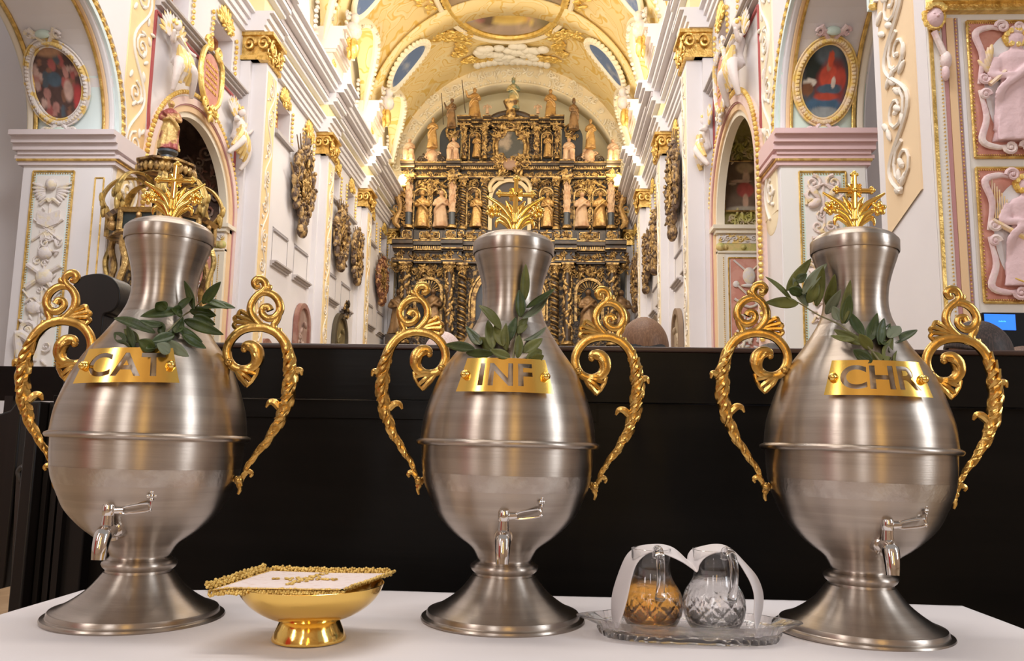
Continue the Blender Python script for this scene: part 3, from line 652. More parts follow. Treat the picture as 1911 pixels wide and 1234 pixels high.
# ================================================================== CRYSTAL TRAY, CRUETS, NAPKIN
GLASS = mat('cut_crystal', (1, .99, .99), .015, 0, trans=1, ior=1.45)
TRAYG = mat('cut_crystal_tray', (1, .98, .98), .03, 0, trans=1, ior=1.45)
for m_ in (TRAYG,): m_.node_tree.nodes['Principled BSDF'].inputs['Alpha'].default_value = .8
GLASSC = mat('cut_crystal_pattern', (1, .99, .99), .01, 0, trans=1, ior=1.45)
GLASSC.node_tree.nodes['Principled BSDF'].inputs['Alpha'].default_value = .85
WINE = mat('amber_wine', (.96, .50, .10), .0, 0, trans=1, ior=1.2)
WATER = mat('water', (1, 1, 1), .0, 0, trans=1, ior=1.2)
TC = at(1296, 1205, 2, TZ+.001); TCX, TCY = TC.x+.001, TC.y+.055
def tray():
    b = MB(); n = 264; HX, HY = .126, .062
    def outline(a, kx, ky, lobe, tip):
        c, s_ = cos(a), sin(a); e = .72
        x = kx*abs(c)**e*(1 if c >= 0 else -1); y = ky*abs(s_)**e*(1 if s_ >= 0 else -1)
        t = max(0, abs(c)-.90)/.10; x += (tip*(t**.7))*(1 if c > 0 else -1); y *= (1-.45*t)
        l = 1+lobe*abs(sin(a*22))*2.2; return x*l, y*l
    rings = [(.90, .90, 0, 0, .0), (.94, .95, .012, 0, .001), (.96, .97, .018, 0, .009), (.93, .93, .0, 0, .0105), (.98, .98, .004, 0, .013), (1.0, 1.0, .003, .026, .0215), (1.0, 1.0, .003, .027, .0230), (.965, .95, .003, .019, .0230), (.93, .92, 0, .010, .0130), (.88, .87, .0, 0, .0085), (.55, .55, 0, 0, .0075)]
    vs = []; fs = []
    for kx, ky, lb, tp, z in rings:
        for j in range(n):
            a = 2*PI*j/n; x, y = outline(a, HX*kx, HY*ky, lb, tp); vs.append((x, y, z))
    R = len(rings)
    for i in range(R-1):
        for j in range(n): fs.append((i*n+j, i*n+(j+1) % n, (i+1)*n+(j+1) % n, (i+1)*n+j))
    fs += [tuple(range(n-1, -1, -1)), tuple((R-1)*n+j for j in range(n))]
    b.add(vs, fs)
    o = b.build('crystal_tray', TRAYG, angle=25); o.location = (TCX, TCY, TZ+.0015); o.rotation_euler = (0, 0, math.radians(-3))
    tag(o, 'boat-shaped cut crystal tray carrying the two cruets', 'tray')
tray()
def cruet(cx, cy, label, liq, lm, hang):
    t = thing('cruet', (cx, cy, TZ+.0108), label, 'cruet', 'glass cruets on the crystal tray', rz=hang)
    def cut(a, r, z):
        if not .006 < z < .060: return 1
        q = sin(PI*(z-.006)/.054); s1 = abs(sin(5*a+z*130)); s2 = abs(sin(5*a-z*130)); return 1-q*(.030*max(0, 1-s1*3)+.030*max(0, 1-s2*3)+.012*abs(sin(16*a)))
    out = smoothprof([(.0270, 0), (.0330, .004), (.0405, .018), (.0430, .033), (.0400, .049), (.0310, .063), (.0268, .074), (.0262, .088), (.0282, .101), (.0300, .107)], 7)
    inn = smoothprof([(.0285, .1075), (.0262, .101), (.0243, .088), (.0248, .074), (.0288, .062), (.0370, .048), (.0395, .033), (.0372, .019), (.0290, .008), (.0001, .007)], 4)
    b = MB(); spout = lambda a, r, z: cut(a, r, z)*(1+.22*max(0, (z-.092)/.016)*max(0, cos(a-PI/2))**6 - .10*max(0, (z-.095)/.013)*abs(cos(a)))
    b.lathe([(.0001, .0018), (.02, .001)]+out, 144, fold=spout, caps=False); b.lathe(inn, 144, fold=lambda a, r, z: spout(a, r, max(z, .0601) if z < .07 else z), caps=False)
    # close lip
    m = MB(); body = b
    L1 = len([(.0001, .0018), (.02, .001)]+out); nn = 144
    for j in range(nn): body.f.append(((L1-1)*nn+j, (L1-1)*nn+(j+1) % nn, L1*nn+(j+1) % nn, L1*nn+j)); body.mi.append(0)
    body.build('glass_body', GLASSC, t, angle=25)
    h = MB(); pt = cr([(0, -.0265, .098), (0, -.0300, .108), (0, -.0400, .108), (0, -.0480, .098), (0, -.0500, .080), (0, -.0470, .060), (0, -.0425, .046)], 5)
    h.tube(pt, lerpl([.0052, .0060, .0062, .0058, .0054, .0056, .0070], len(pt)), 14); h.build('handle', GLASS, t)
    l = MB(); pr = [(.0001, .0066), (.0288, .0078), (.0374, .019), (.0398, .033), (.0373, .048), (.0292, .062), (.0252, .074)]
    pr = [p for p in pr if p[1] <= liq]+[(lerp_r(pr, liq), liq), (.0001, liq)]
    l.lathe(pr, 64, caps=False); l.build('wine' if lm is WINE else 'water', lm, t, angle=60)
def lerp_r(P, z):
    for (a, za), (b_, zb) in zip(P, P[1:]):
        if z <= zb: return a+(b_-a)*(z-za)/(zb-za)
    return P[-1][0]
c1 = at(1222, 1183, 2, TZ+.011); c2 = at(1341, 1186, 2, TZ+.011)
cruet(c1.x, TCY-.004, 'cut glass cruet holding amber wine', .058, WINE, math.radians(8))
cruet(c2.x+.001, TCY-.004, 'cut glass cruet of clear water beside the amber one', .068, WATER, math.radians(22))
def napkin():
    sc = 4.66; C = lambda p: (1090+p[0]/sc, 980+p[1]/sc)
    front = [(290, 905), (345, 760), (378, 640), (420, 440), (470, 320), (560, 245), (640, 235), (740, 270), (850, 320), (940, 380), (985, 412), (1005, 345), (1060, 280), (1160, 240), (1280, 250), (1340, 320), (1390, 400), (1445, 500), (1480, 620), (1478, 800), (1500, 965)]
    back = [(252, 890), (236, 700), (262, 520), (350, 290), (440, 210), (540, 168), (640, 162), (760, 200), (850, 258), (895, 292), (905, 262), (950, 205), (1060, 168), (1180, 175), (1290, 220), (1400, 320), (1500, 450), (1555, 590), (1555, 700), (1530, 830), (1512, 965)]
    yf, yb = TCY-.030, TCY+.026
    F_ = cr([at(*C(p), 1, yf) for p in front], 5); B_ = cr([at(*C(p), 1, yb) for p in back], 5); n = len(F_)
    for L in (F_, B_):
        for p in L: p.z = max(p.z, TZ+.0135)
    b = MB(); b.grid(lambda u, v: F_[min(n-1, round(u*(n-1)))]*(1-v)+B_[min(n-1, round(u*(n-1)))]*v+Vector((0, 0, .0015*sin(u*40)*v)), n-1, 6)
    o = b.build('folded_napkin', CLOTH, mods=[('SOLIDIFY', dict(thickness=.0022, offset=0)), ('SUBSURF', dict(levels=1, render_levels=1))], angle=80)
    tag(o, 'folded white linen napkin draped in two humps over both cruets', 'napkin')
napkin()
# ================================================================== DARK PEW FRONT AND BENCH ENDS
def pew():
    Y = 1.80; t = thing('pew', (0, Y, 0), 'long black wooden pew front behind the table, higher than the urn shoulders', 'pew')
    L = lambda x, y0, y1, z0, z1, x1: MB().box(x, x1, y0-Y, y1-Y, z0, z1)
    zt = 1.337
    b = MB(); b.box(-1.095, 2.6, 0, .045, .42, 1.215); 
    b.build('lower_board', BLACKW, t, angle=30)
    b = MB(); b.box(-1.095, 2.6, -.006, .05, .10, .40); b.build('plinth_board', BLACKW, t)
    b = MB(); b.box(-1.095, 2.6, -.016, .05, 1.2175, zt-.012); b.build('upper_board', BLACKW, t)
    b = MB(); b.box(-.96, 2.6, -.022, .10, zt-.0115, zt); b.build('top_rail', BROWNE, t, mods=[('BEVEL', dict(width=.004, segments=3))])
    b = MB(); b.box(-1.095, .10, -.007, .02, 1.176, 1.215); b.build('batten', BLACKW, t)
    # tall scrolled end board on the left
    prof = [(100, 700), (148, 545), (152, 532), (165, 521), (185, 516), (205, 516), (222, 524), (233, 540), (236, 560), (230, 578), (219, 587), (208, 590), (205, 598), (204, 612), (200, 640)]
    pts = [at(x, y, 1, Y) for x, y in prof]; x0 = pts[-1].x
    poly = [(p.x, p.z) for p in pts[1:]]
    poly = [(p.x, p.y) for p in cr([(a, c, 0) for a, c in poly], 3)]+[(x0, zt-.02), (x0, .08), (pts[1].x-.012, .08)]
    b = MB(); b.prism(poly, -.03, .05); b.build('scrolled_end_board', BLACKV, t, mods=[('BEVEL', dict(width=.006, segments=2, limit_method='ANGLE'))], angle=35)
    b = MB()
    for i, (xa, xb) in enumerate(((-1.076, -1.066), (-1.060, -1.048), (-1.043, -1.030))): b.box(xa, xb, -.045-.006*(i == 0), -.03, .1, 1.20)
    b.build('fluted_moulding', BLACKV, t)
    b = MB(); b.box(-1.108, -1.080, -.08, -.0, .02, 1.20); b.build('corner_post', BLACKV, t, mods=[('BEVEL', dict(width=.004, segments=2))])
    b = MB(); b.box(-.9, 2.5, .28, .62, .40, .44); b.box(-.9, 2.5, .6, .64, .4, .44); b.build('seat', BLACKW, t)
    for x in (-.85, .8, 2.4):
        b = MB(); b.box(x, x+.04, .05, .6, 0, .40); b.build('seat_bracket', BLACKW, t)
pew()
def side_bench():
    # carved black bench end at the far left, nearer than the pew
    Y = 2.3; t = thing('choir_stall', (-1.55, Y, 0), 'black carved bench end with an S-shaped scroll at the left edge of the picture', 'bench')
    P = lambda x, y: at(x, y, 1, Y)
    top = [(-60, 772), (0, 772), (18, 766), (30, 750), (38, 742), (40, 760)]
    q = [P(*p) for p in top]; poly = [(p.x+1.55, p.z) for p in q]; xe = poly[-1][0]
    poly += [(xe+.0, .3), (xe+.10, .02), (poly[0][0], .02)]
    b = MB(); b.prism(poly, 0, .05); b.build('end_panel', BLACKV, t, mods=[('BEVEL', dict(width=.006, segments=2, limit_method='ANGLE'))])
    b = MB()
    pts = [(45, 905), (38, 893), (36, 880), (44, 872), (52, 880), (50, 892), (44, 898), (56, 905), (62, 920), (58, 940), (50, 960), (38, 985), (30, 1005), (34, 1020), (46, 1024)]
    pt = cr([P(*p)+Vector((1.55, -Y-.0, 0)) for p in pts], 5); b.tube(pt, lerpl([.006, .009, .010, .009, .012, .014, .012, .010, .009, .008, .006], len(pt)), 8)
    q = [P(*p)+Vector((1.55, -Y, 0)) for p in [(30, 890), (52, 905), (62, 920), (56, 945), (44, 975), (32, 1005), (40, 1040), (40, 1090), (20, 1090)]]
    b.prism([(p.x, p.z) for p in q], .0, .04)
    b.build('scroll_bracket', mat('lightened_black_wood', (.022, .018, .016), .35, 0, bump=.2, bscale=30), t)  # black wood colour lightened in place of light, so its details show
    Q = lambda x, y, Yq: at(x, y, 1, Yq)+Vector((1.55, -Y, 0))
    zs = Q(67, 946, 2.40).z; xa, xb = Q(20, 946, 2.40).x, Q(150, 946, 2.40).x
    b = MB(); b.box(xa, xb, .02, .44, zs-.03, zs-.001); b.build('book_shelf', BLACKW, t)
    b = MB(); b.box(Q(-80, 900, 2.78).x, Q(190, 900, 2.78).x, .46, .50, .3, Q(70, 792, 2.78).z); b.build('rear_board', BLACKW, t)
    b = MB(); b.box(Q(-140, 700, 2.82).x, Q(104, 700, 2.82).x, .52, .56, Q(60, 748, 2.82).z, Q(60, 684, 2.82).z); b.build('back_rest', BLACKW, t)
    b = MB()
    for px in (-100, 14): x = Q(px, 760, 2.82).x; b.box(x, x+.03, .50, .54, .02, Q(60, 740, 2.82).z)
    b.build('back_post', BLACKV, t)
    k0 = Q(-60, 1092, 2.05); k1 = Q(92, 1122, 2.05); b = MB(); b.box(k0.x, k1.x, -.62, -.02, k1.z-.10, k0.z-.03); b.build('tan_floor_board', mat('tan_wood', (.34, .22, .12), .55, 0, col2=(.26, .16, .08), cscale=9), t)  # raised board added where the tan floor shows
    xc = Q(60, 930, 2.4).x-1.55
    for i, (h, lab, m) in enumerate(((.026, 'tan bound hymn book lying on the stall shelf, under the other one', mat('brown_leather', (.36, .17, .07), .6)), (.020, 'tan bound hymn book lying on top of the other on the stall shelf', mat('tan_leather', (.42, .22, .09), .6)))):
        bk = thing('hymn_book', (xc+.02*i, 2.42, zs+.0265*i), lab, 'book', 'hymn books on the stall shelf')
        c = MB(); c.box(-.09, .09, -.06, .07, 0, .003); c.box(-.09, .09, -.06, .07, h-.003, h); c.box(-.09, .09, -.063, -.06, 0, h); c.build('cover', m, bk)
        c = MB(); c.box(-.085, .085, -.058, .066, .0031, h-.0031); c.build('pages', mat('paper', (.70, .58, .42), .9), bk)
side_bench()
def stool():
    p = at(1870, 1150, 2, .84); t = thing('round_stool', (1.10, 1.52, 0), 'black round seat just beyond the right end of the white table', 'stool')
    b = MB(); b.lathe([(.0, .765), (.20, .765), (.215, .775), (.218, .79), (.20, .805), (.0, .808)], 64); b.build('seat', mat('black_leather', (.012, .011, .010), .45), t)
    b = MB(); b.lathe([(.03, .02), (.025, .4), (.03, .765)], 20); b.build('post', BLACKV, t)
    b = MB(); b.lathe([(.16, 0), (.16, .012), (.05, .03), (.03, .04)], 40); b.build('base', BLACKV, t)
stool()
# ================================================================== SCREEN
def screen():
    Y = 4.5; a = at(1833, 583, 1, Y); 
    t = thing('television', (a.x+.27, Y, 0), 'flat television with a plain blue picture below the pink reliefs', 'television')
    b = MB(); b.box(-.27, .30, 0, .04, a.z-.245, a.z); b.build('housing', mat('black_plastic', (.003, .003, .004), .5, spec=.15), t, mods=[('BEVEL', dict(width=.004, segments=2))])
    s0 = at(1836, 586, 1, Y); s1 = at(1896, 616, 1, Y)
    b = MB(); x0 = s0.x-t.location.x; x1 = s1.x-t.location.x; b.add([(x0, -.002, s1.z), (x1, -.002, s1.z-.002), (x1, -.002, s0.z-.002), (x0, -.002, s0.z)], [(0, 1, 2, 3)])
    pn = b.build('blue_picture', mat('blue_screen_light', (.0, .05, .3), .4, emit='0468e8', es=1.6), t)
    # small turquoise caption line, too blurred to read in the photograph
    b = MB(); c0 = at(1863, 597, 1, Y); k = 0
    for i in range(6):
        x = c0.x-t.location.x+i*.0072*.9; b.box(x, x+.0045, -.004, -.003, c0.z-.012, c0.z-.005-(.002 if i % 2 else 0))
    b.build('caption', mat('caption_light', (.1, .5, .8), .5, emit='4fc3ff', es=1.0), t)
    b = MB(); b.box(-.02, .02, .01, .03, .02, a.z-.245); b.build('stand_pole', BLACKV, t)
    b = MB(); b.lathe([(.22, 0), (.22, .012), (.03, .03)], 32, c=(0, .02, 0)); b.build('stand_base', BLACKV, t)
screen()
# ================================================================== PEOPLE SEEN OVER THE PEW
SKIN = mat('skin', (.62, .36, .27), .5, 0); 
def person(px, ytop, Y, label, hairc, coatc, bald=False, rz=0, wide=1.0, hairlen=0.0, bowed=False):
    top = at(px, ytop, 1, Y); H = top.z
    root = thing('person', (top.x, Y, 0), label, 'person', rz=rz)
    b = MB(); hz = H-.115
    # body: one continuous form, legs, coat, neck, head, ears
    b.lathe([(.15, .45), (.18, .60), (.165, .85), (.175, H-.62), (.205, H-.42), (.20, H-.33), (.13, H-.275), (.062, H-.245), (.056, H-.19)], 32, sx=1.05, sy=.62)
    for s_ in (-1, 1):
        b.tube([(s_*.09, 0, .62), (s_*.095, 0, .45), (s_*.10, 0, .08)], [.09, .075, .05], 12); b.ball((s_*.10, -.04, .04), (.045, .12, .04), 10, 6)
        A = cr([(s_*.19, 0, H-.35), (s_*.24, .02, H-.62), (s_*.17, .16, H-.72)], 5); b.tube(A, lerpl([.058, .046, .032], len(A)), 12)
        for f_ in range(4): b.tube([(s_*(.165-.012*f_), .17, H-.72-.004*f_), (s_*(.14-.014*f_), .235, H-.715-.006*f_)], [.010, .008], 6)
        b.tube([(s_*.155, .17, H-.70), (s_*.12, .20, H-.68)], [.010, .008], 6)
        b.ball((s_*.088*wide, .0, hz-.018), (.012, .022, .032), 8, 6)
    b.ball((0, 0, hz), (.075*wide, .094, .112), 24, 16); b.ball((0, .02, hz-.055), (.055*wide, .065, .055), 16, 10)
    b.ball((0, .095, hz-.01), (.013, .018, .022), 8, 6)
    for s_ in (-1, 1): b.ball((s_*.03, .082, hz+.012), (.014, .010, .009), 8, 6)
    b.ball((0, .085, hz-.050), (.024, .010, .008), 8, 6)
    m = bpy.data.materials.get('body_'+label[:12])
    b.build('person_body', SKIN, root, mods=[('REMESH', dict(mode='VOXEL', voxel_size=.011, use_smooth_shade=True))])
    c = MB()
    c.lathe([(.17, .35), (.20, .60), (.185, .85), (.195, H-.62), (.222, H-.42), (.215, H-.325), (.145, H-.262), (.078, H-.232), (.072, H-.205)], 32, sx=1.05, sy=.66, caps=False)
    for s_ in (-1, 1):
        A = cr([(s_*.195, 0, H-.345), (s_*.245, .02, H-.62), (s_*.18, .15, H-.71)], 5); c.tube(A, lerpl([.074, .060, .046], len(A)), 12)
    if bowed: c.ball((0, -.062, H-.175), (.10, .062, .10), 20, 12)
    c.build('coat', coatc, root, angle=70)
    if not bald or hairc:
        h = MB(); rnd = random.Random(len(label)); k = 1.09
        def hair(u, v):
            a = 2*PI*u; t = PI/2-(PI*.5+(.55+hairlen)*max(0, -sin(a))**.6*.9 + (0.10 if sin(a) < 0 else -.25*sin(a)))*v
            st = 1+.003*sin(a*31+v*5)+.012*noise.noise(Vector((cos(a)*3, sin(a)*3, v*2)))
            return (cos(t)*cos(a)*.0765*wide*k*st, cos(t)*sin(a)*.096*k*st, hz+sin(t)*.113*1.05*st)
        h.grid(hair, 96, 20)
        h.build('hair', hairc, root, mods=[('SOLIDIFY', dict(thickness=.006, offset=-1))], angle=70)
    return root
HB = lambda n, c, c2: mat(n, c, .55, 0, bump=.25, bscale=420, stretch=(1, 1, .10), col2=c2, cscale=260)
person(1201, 597, 3.2, 'brown-haired person in a dark collar seen from behind over the pew', HB('brown_hair', (.17, .080, .038), (.25, .13, .065)), mat('dark_coat', (.02, .018, .02), .8), wide=1.08, hairlen=-.45, bowed=True)
person(828, 621, 3.3, 'white-haired person whose crown shows above the pew beside the INF urn', HB('white_hair', (.78, .62, .58), (.66, .46, .42)), mat('grey_coat', (.2, .2, .21), .8))
person(1437, 643, 3.0, 'dark-haired person barely showing above the pew left of the CHR urn', HB('black_hair', (.02, .015, .012), (.05, .035, .03)), mat('navy_coat', (.02, .025, .05), .8))
person(1822, 604, 2.9, 'dark-haired person turned sideways in front of the television', HB('dark_hair', (.02, .012, .010), (.06, .035, .03)), mat('dark_coat', (.02, .018, .02), .8), rz=math.radians(80), hairlen=.1)
person(1905, 648, 3.5, 'person with brown hair low at the right edge beneath the television', HB('dull_brown_hair', (.10, .05, .035), (.16, .09, .06)), mat('brown_coat', (.10, .06, .05), .8))
# ================================================================== BUILDING SHELL
TN = [0]; WN = [0]
def trim(b, m, angle=35, smooth=True):
    TN[0] += 1; return struct(b.build('trim_%d' % TN[0], m, smooth=smooth, angle=angle))
Y0, YE = -8.0, 36.0; HT = 11.9
b = MB(); b.box(-12, 9, Y0, YE+.3, -.2, 0)
struct(b.build('floor', mat('floor_stone', (.38, .29, .19), .5, 0, col2=(.30, .22, .15), cscale=2)))
ARC = (8.6, 12.3); AC = 10.45; AR = 1.85; ZS = 5.85
def side_wall(nm, F, win, niche_dark):
    b = MB(F); W0, W1 = -1.3, 0.0
    wallhole(b, 6.6 if nm == 'left' else 7.4, 13.25, 0, HT, AC, AR, ZS, W0, W1)
    # pier ends at 12.3; side altar recess 13.65..16.85
    NCX, NR, NZ = 15.12, 1.62, 5.75
    wallhole(b, 13.25, 17.1, 0, 8.75, NCX, NR, NZ, -.10, 0, k=.92)
    # window zone with real openings
    zw0, zw1 = 8.87, 9.69
    openings = win; u = 13.25
    b.box(13.25, 17.1, -.9, 0, 8.75, zw0)
    b.box(17.1, YE, -.9, 0, 0, zw0)
    for (a, c) in openings: b.box(u, a, -.9, 0, zw0, zw1); u = c
    b.box(u, YE, -.9, 0, zw0, zw1); b.box(13.25, YE, -.9, 0, zw1, HT)
    wl = b.build('wall_'+nm, WHITE, smooth=False, mods=[]); struct(wl)
    # chapel behind the arch: its end wall and far jamb face the camera
    sx = -1 if nm == 'left' else 1; fx = XL if nm == 'left' else XR; GC = FY(17.05); GJ = FY(16.74)
    bxx = lambda q, d0, d1, w0, w1, z0, z1: q.box(min(fx+sx*d0, fx+sx*d1), max(fx+sx*d0, fx+sx*d1), w0, w1, z0, z1)
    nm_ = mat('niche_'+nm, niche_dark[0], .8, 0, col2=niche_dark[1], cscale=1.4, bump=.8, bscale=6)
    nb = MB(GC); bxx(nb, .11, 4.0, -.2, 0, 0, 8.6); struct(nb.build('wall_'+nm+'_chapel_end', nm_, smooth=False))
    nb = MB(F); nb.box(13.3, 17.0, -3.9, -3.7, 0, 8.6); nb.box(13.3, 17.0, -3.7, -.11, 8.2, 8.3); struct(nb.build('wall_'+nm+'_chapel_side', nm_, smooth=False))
    f = MB(GJ); bxx(f, .012, 1.5, -.25, .0, 0, 5.55); trim(f, mat('ivory_wall', (.80, .78, .74), .8), smooth=False)
    f = MB(GJ); bxx(f, -.10, 1.6, -.3, .10, 5.50, 5.58); bxx(f, -.16, 1.66, -.3, .16, 5.58, 5.66); bxx(f, -.06, 1.5, -.3, .05, 5.10, 5.14); trim(f, CREAM, smooth=False)
    f = MB(GJ); bxx(f, -.04, 1.5, -.3, .03, 5.30, 5.50)
    for k in range(12): spiral(f, fx+sx*(.02+.13*k), 5.40, .065, 1.2, k*1.3, 1 if k % 2 else -1, .016, .010, .05, 9, 5); f.ball((fx+sx*(.08+.13*k), .05, 5.40), .022, 6, 4)
    trim(f, STUCG)
    f = MB(GJ); bxx(f, -.03, 1.5, -.3, .02, 5.14, 5.30)
    for k in range(4): f.ball((fx+sx*(.10+.36*k), .03, 5.22), .06, 8, 6)
    f.ball((fx, .03, 5.22), (.10, .09, .09), 8, 6); trim(f, mat('olive_green_frieze', (.46, .44, .14), .6, 0, col2=(.66, .50, .20), cscale=5))
    f = MB(GJ); bxx(f, .20, 1.35, 0, .015, 2.0, 4.98); trim(f, REDP, smooth=False)
    f = MB(GJ)
    for dd in (.16, 1.39): f.tube([(fx+sx*dd, .02, 2.0), (fx+sx*dd, .02, 5.0)], .018, 6)
    f.tube([(fx+sx*.16, .02, 5.0), (fx+sx*1.39, .02, 5.0)], .018, 6); beads(f, [(fx+sx*.06, 2+.04*k) for k in range(76)], .014, 1, .01); trim(f, GILT)
    f = MB(GJ); cx = fx+sx*.56
    f.ball((cx, .05, 4.62), (.13, .06, .18), 10, 8); f.ball((cx, .05, 4.42), (.17, .04, .04), 10, 6)
    for s_ in (-1, 1):
        f.tube([(cx-s_*.26, .04, 3.95), (cx+s_*.26, .04, 4.45)], .022, 6); f.ball((cx+s_*.26, .04, 4.45), (.07, .03, .07)); spiral(f, cx+s_*.15, 3.75, .12, 1.3, 0, s_, .03, .015, .04)
        f.tube([(cx+s_*.05, .04, 4.72), (cx+s_*.30, .03, 4.95)], .02, 6)
    f.tube(cr([(cx-.30, .04, 4.15), (cx, .05, 3.98), (cx+.30, .04, 4.15)], 4), .028, 6); f.tube([(cx-.3, .04, 3.4), (cx+.25, .04, 4.0)], .025, 6)
    cluster(f, cx, 3.1, .28, .75, 34, 6, .14, .03); trim(f, STUCCO)
    if nm == 'left':
        f = MB(GC); rnd = random.Random(4)
        for k in range(7): spiral(f, fx-.5-.22*(k % 3)-.1, 5.9+.24*k, .18, 1.4, k, 1 if k % 2 else -1, .035, .02, .03)
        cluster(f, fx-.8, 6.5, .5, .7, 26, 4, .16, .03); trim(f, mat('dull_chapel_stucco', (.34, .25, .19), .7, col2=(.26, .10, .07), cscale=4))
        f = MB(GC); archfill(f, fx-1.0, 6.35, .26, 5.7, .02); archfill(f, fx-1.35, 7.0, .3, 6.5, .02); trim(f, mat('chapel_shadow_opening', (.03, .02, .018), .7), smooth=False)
    # windows
    for i, (a, c) in enumerate(openings):
        WN[0] += 1; r = bpy.data.objects.new('window_%d' % WN[0], None); COL.objects.link(r); struct(r)
        g = MB(F); g.box(a, c, -.42, -.40, zw0, zw1); g.build('glazing', GLAZE, r, smooth=False)
        f = MB(F)
        for (x0, x1, z0, z1) in ((a, a+.07, zw0, zw1), (c-.07, c, zw0, zw1), (a+.07, c-.07, zw0, zw0+.06), (a+.07, c-.07, zw1-.06, zw1), ((a+c)/2-.03, (a+c)/2+.03, zw0+.06, zw1-.06)): f.box(x0, x1, -.40, -.32, z0, z1)
        for zz in (zw0+.28, zw0+.54): f.box(a+.07, c-.07, -.39, -.34, zz-.012, zz+.012)
        f.build('window_frame', ORANGE, r, smooth=False)
        s_ = MB(F); mould(s_, a-.16, c+.16, [(zw0-.14, zw0-.05, .12), (zw0-.05, zw0-.01, .07)]); s_.build('sill', SILLM, r, smooth=False)
        o = MB(F); rnd = random.Random(i)
        for k in range(9):
            ang = PI*k/8; leaf_r(o, (a+c)/2+cos(ang)*.05, zw1+.10+sin(ang)*.02, .40, .12, ang, .05, .04)
        cluster(o, (a+c)/2, zw1+.16, .42, .14, 24, i, .13, .04)
        for sx in (a-.13, c+.13):
            for k in range(9): o.ball((sx+rnd.uniform(-.02, .02), .04, zw1+.05-k*.12), (.045-.002*k, .035, .05), 6, 5)
        o.build('gilded_garland', GILTB, r)
    # side altar frame
    f = MB(F); archband(f, NCX, NZ, NR-.01, NR+.10, 0, -.10, .06, k=.92); trim(f, CREAM)
    f = MB(F); archband(f, NCX, NZ, NR+.10, NR+.22, 0, 0, .10, k=.92); trim(f, mat('apricot_band', (.80, .56, .33), .7))
    f = MB(F); archband(f, NCX, NZ, NR+.22, NR+.25, 0, 0, .12, k=.92); trim(f, MAROON)
    f = MB(F); archband(f, NCX, NZ, NR+.25, NR+.38, 0, 0, .14, k=.92); trim(f, PINK)
    f = MB(F); beads(f, arcpts(NCX, NZ, NR+.42, 0, PI, 60, (NR+.42)*.95)+[(NCX+s_*(NR+.42), NZ-.1*k) for s_ in (-1, 1) for k in range(30)], .045, 1, .12); trim(f, GILTB)
    f = MB(F)
    for (p, q) in (((13.22, 8.52), (17.0, 8.52)), ((17.0, 8.52), (17.06, 8.2)), ((17.06, 8.2), (17.06, 3)), ((13.22, 8.52), (13.22, 6.8)), ((13.22, 6.8), (13.3, 6.0))): f.tube([(p[0], .01, p[1]), (q[0], .01, q[1])], .035, 4)
    trim(f, REDL)
    f = MB(F)
    mould(f, 13.2, 17.12, [(8.62, 8.68, .10), (8.68, 8.73, .16), (8.73, 8.77, .22)]); trim(f, SILLM, smooth=False)
    # flat yellow strip with white scrolls between the open arch and the side altar
    f = MB(F); f.box(12.42, 13.15, 0, .02, 4.75, HT); f.ball((12.785, .0, 4.75), (.36, .02, .3), 20, 8); trim(f, YELLOW if nm == 'left' else mat('soft_yellow', (.86, .74, .52), .8), smooth=False)
    f = MB(F); vine(f, 12.785, 4.7, 10.6, .34, .028, 7, .03, random.Random(5)); trim(f, mat('white_stucco', (.80, .74, .66), .7, bump=.2, bscale=20))
    # angels and cartouche above the side altar
    return (NCX, NR, NZ)
WINL = [(13.65, 14.45), (15.60, 16.60), (19.55, 20.60), (21.86, 22.60), (24.76, 25.85), (26.8, 27.85), (30.1, 31.4), (32.4, 33.7)]
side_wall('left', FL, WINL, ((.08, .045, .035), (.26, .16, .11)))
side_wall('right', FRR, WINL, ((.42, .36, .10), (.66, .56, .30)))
# end wall and lunette
b = MB(); b.box(XL-1, XR+1, YE, YE+.3, 0, 19); struct(b.build('wall_altar', mat('altar_wall_yellow', (.86, .74, .46), .8, 0, col2=(.80, .66, .38), cscale=.3), smooth=False))
b = MB(); b.box(XL, XR, YE-.02, YE, 0, 11.2); struct(b.build('wall_altar_lower', mat('grey_lower_wall', (.55, .56, .58), .8), smooth=False))
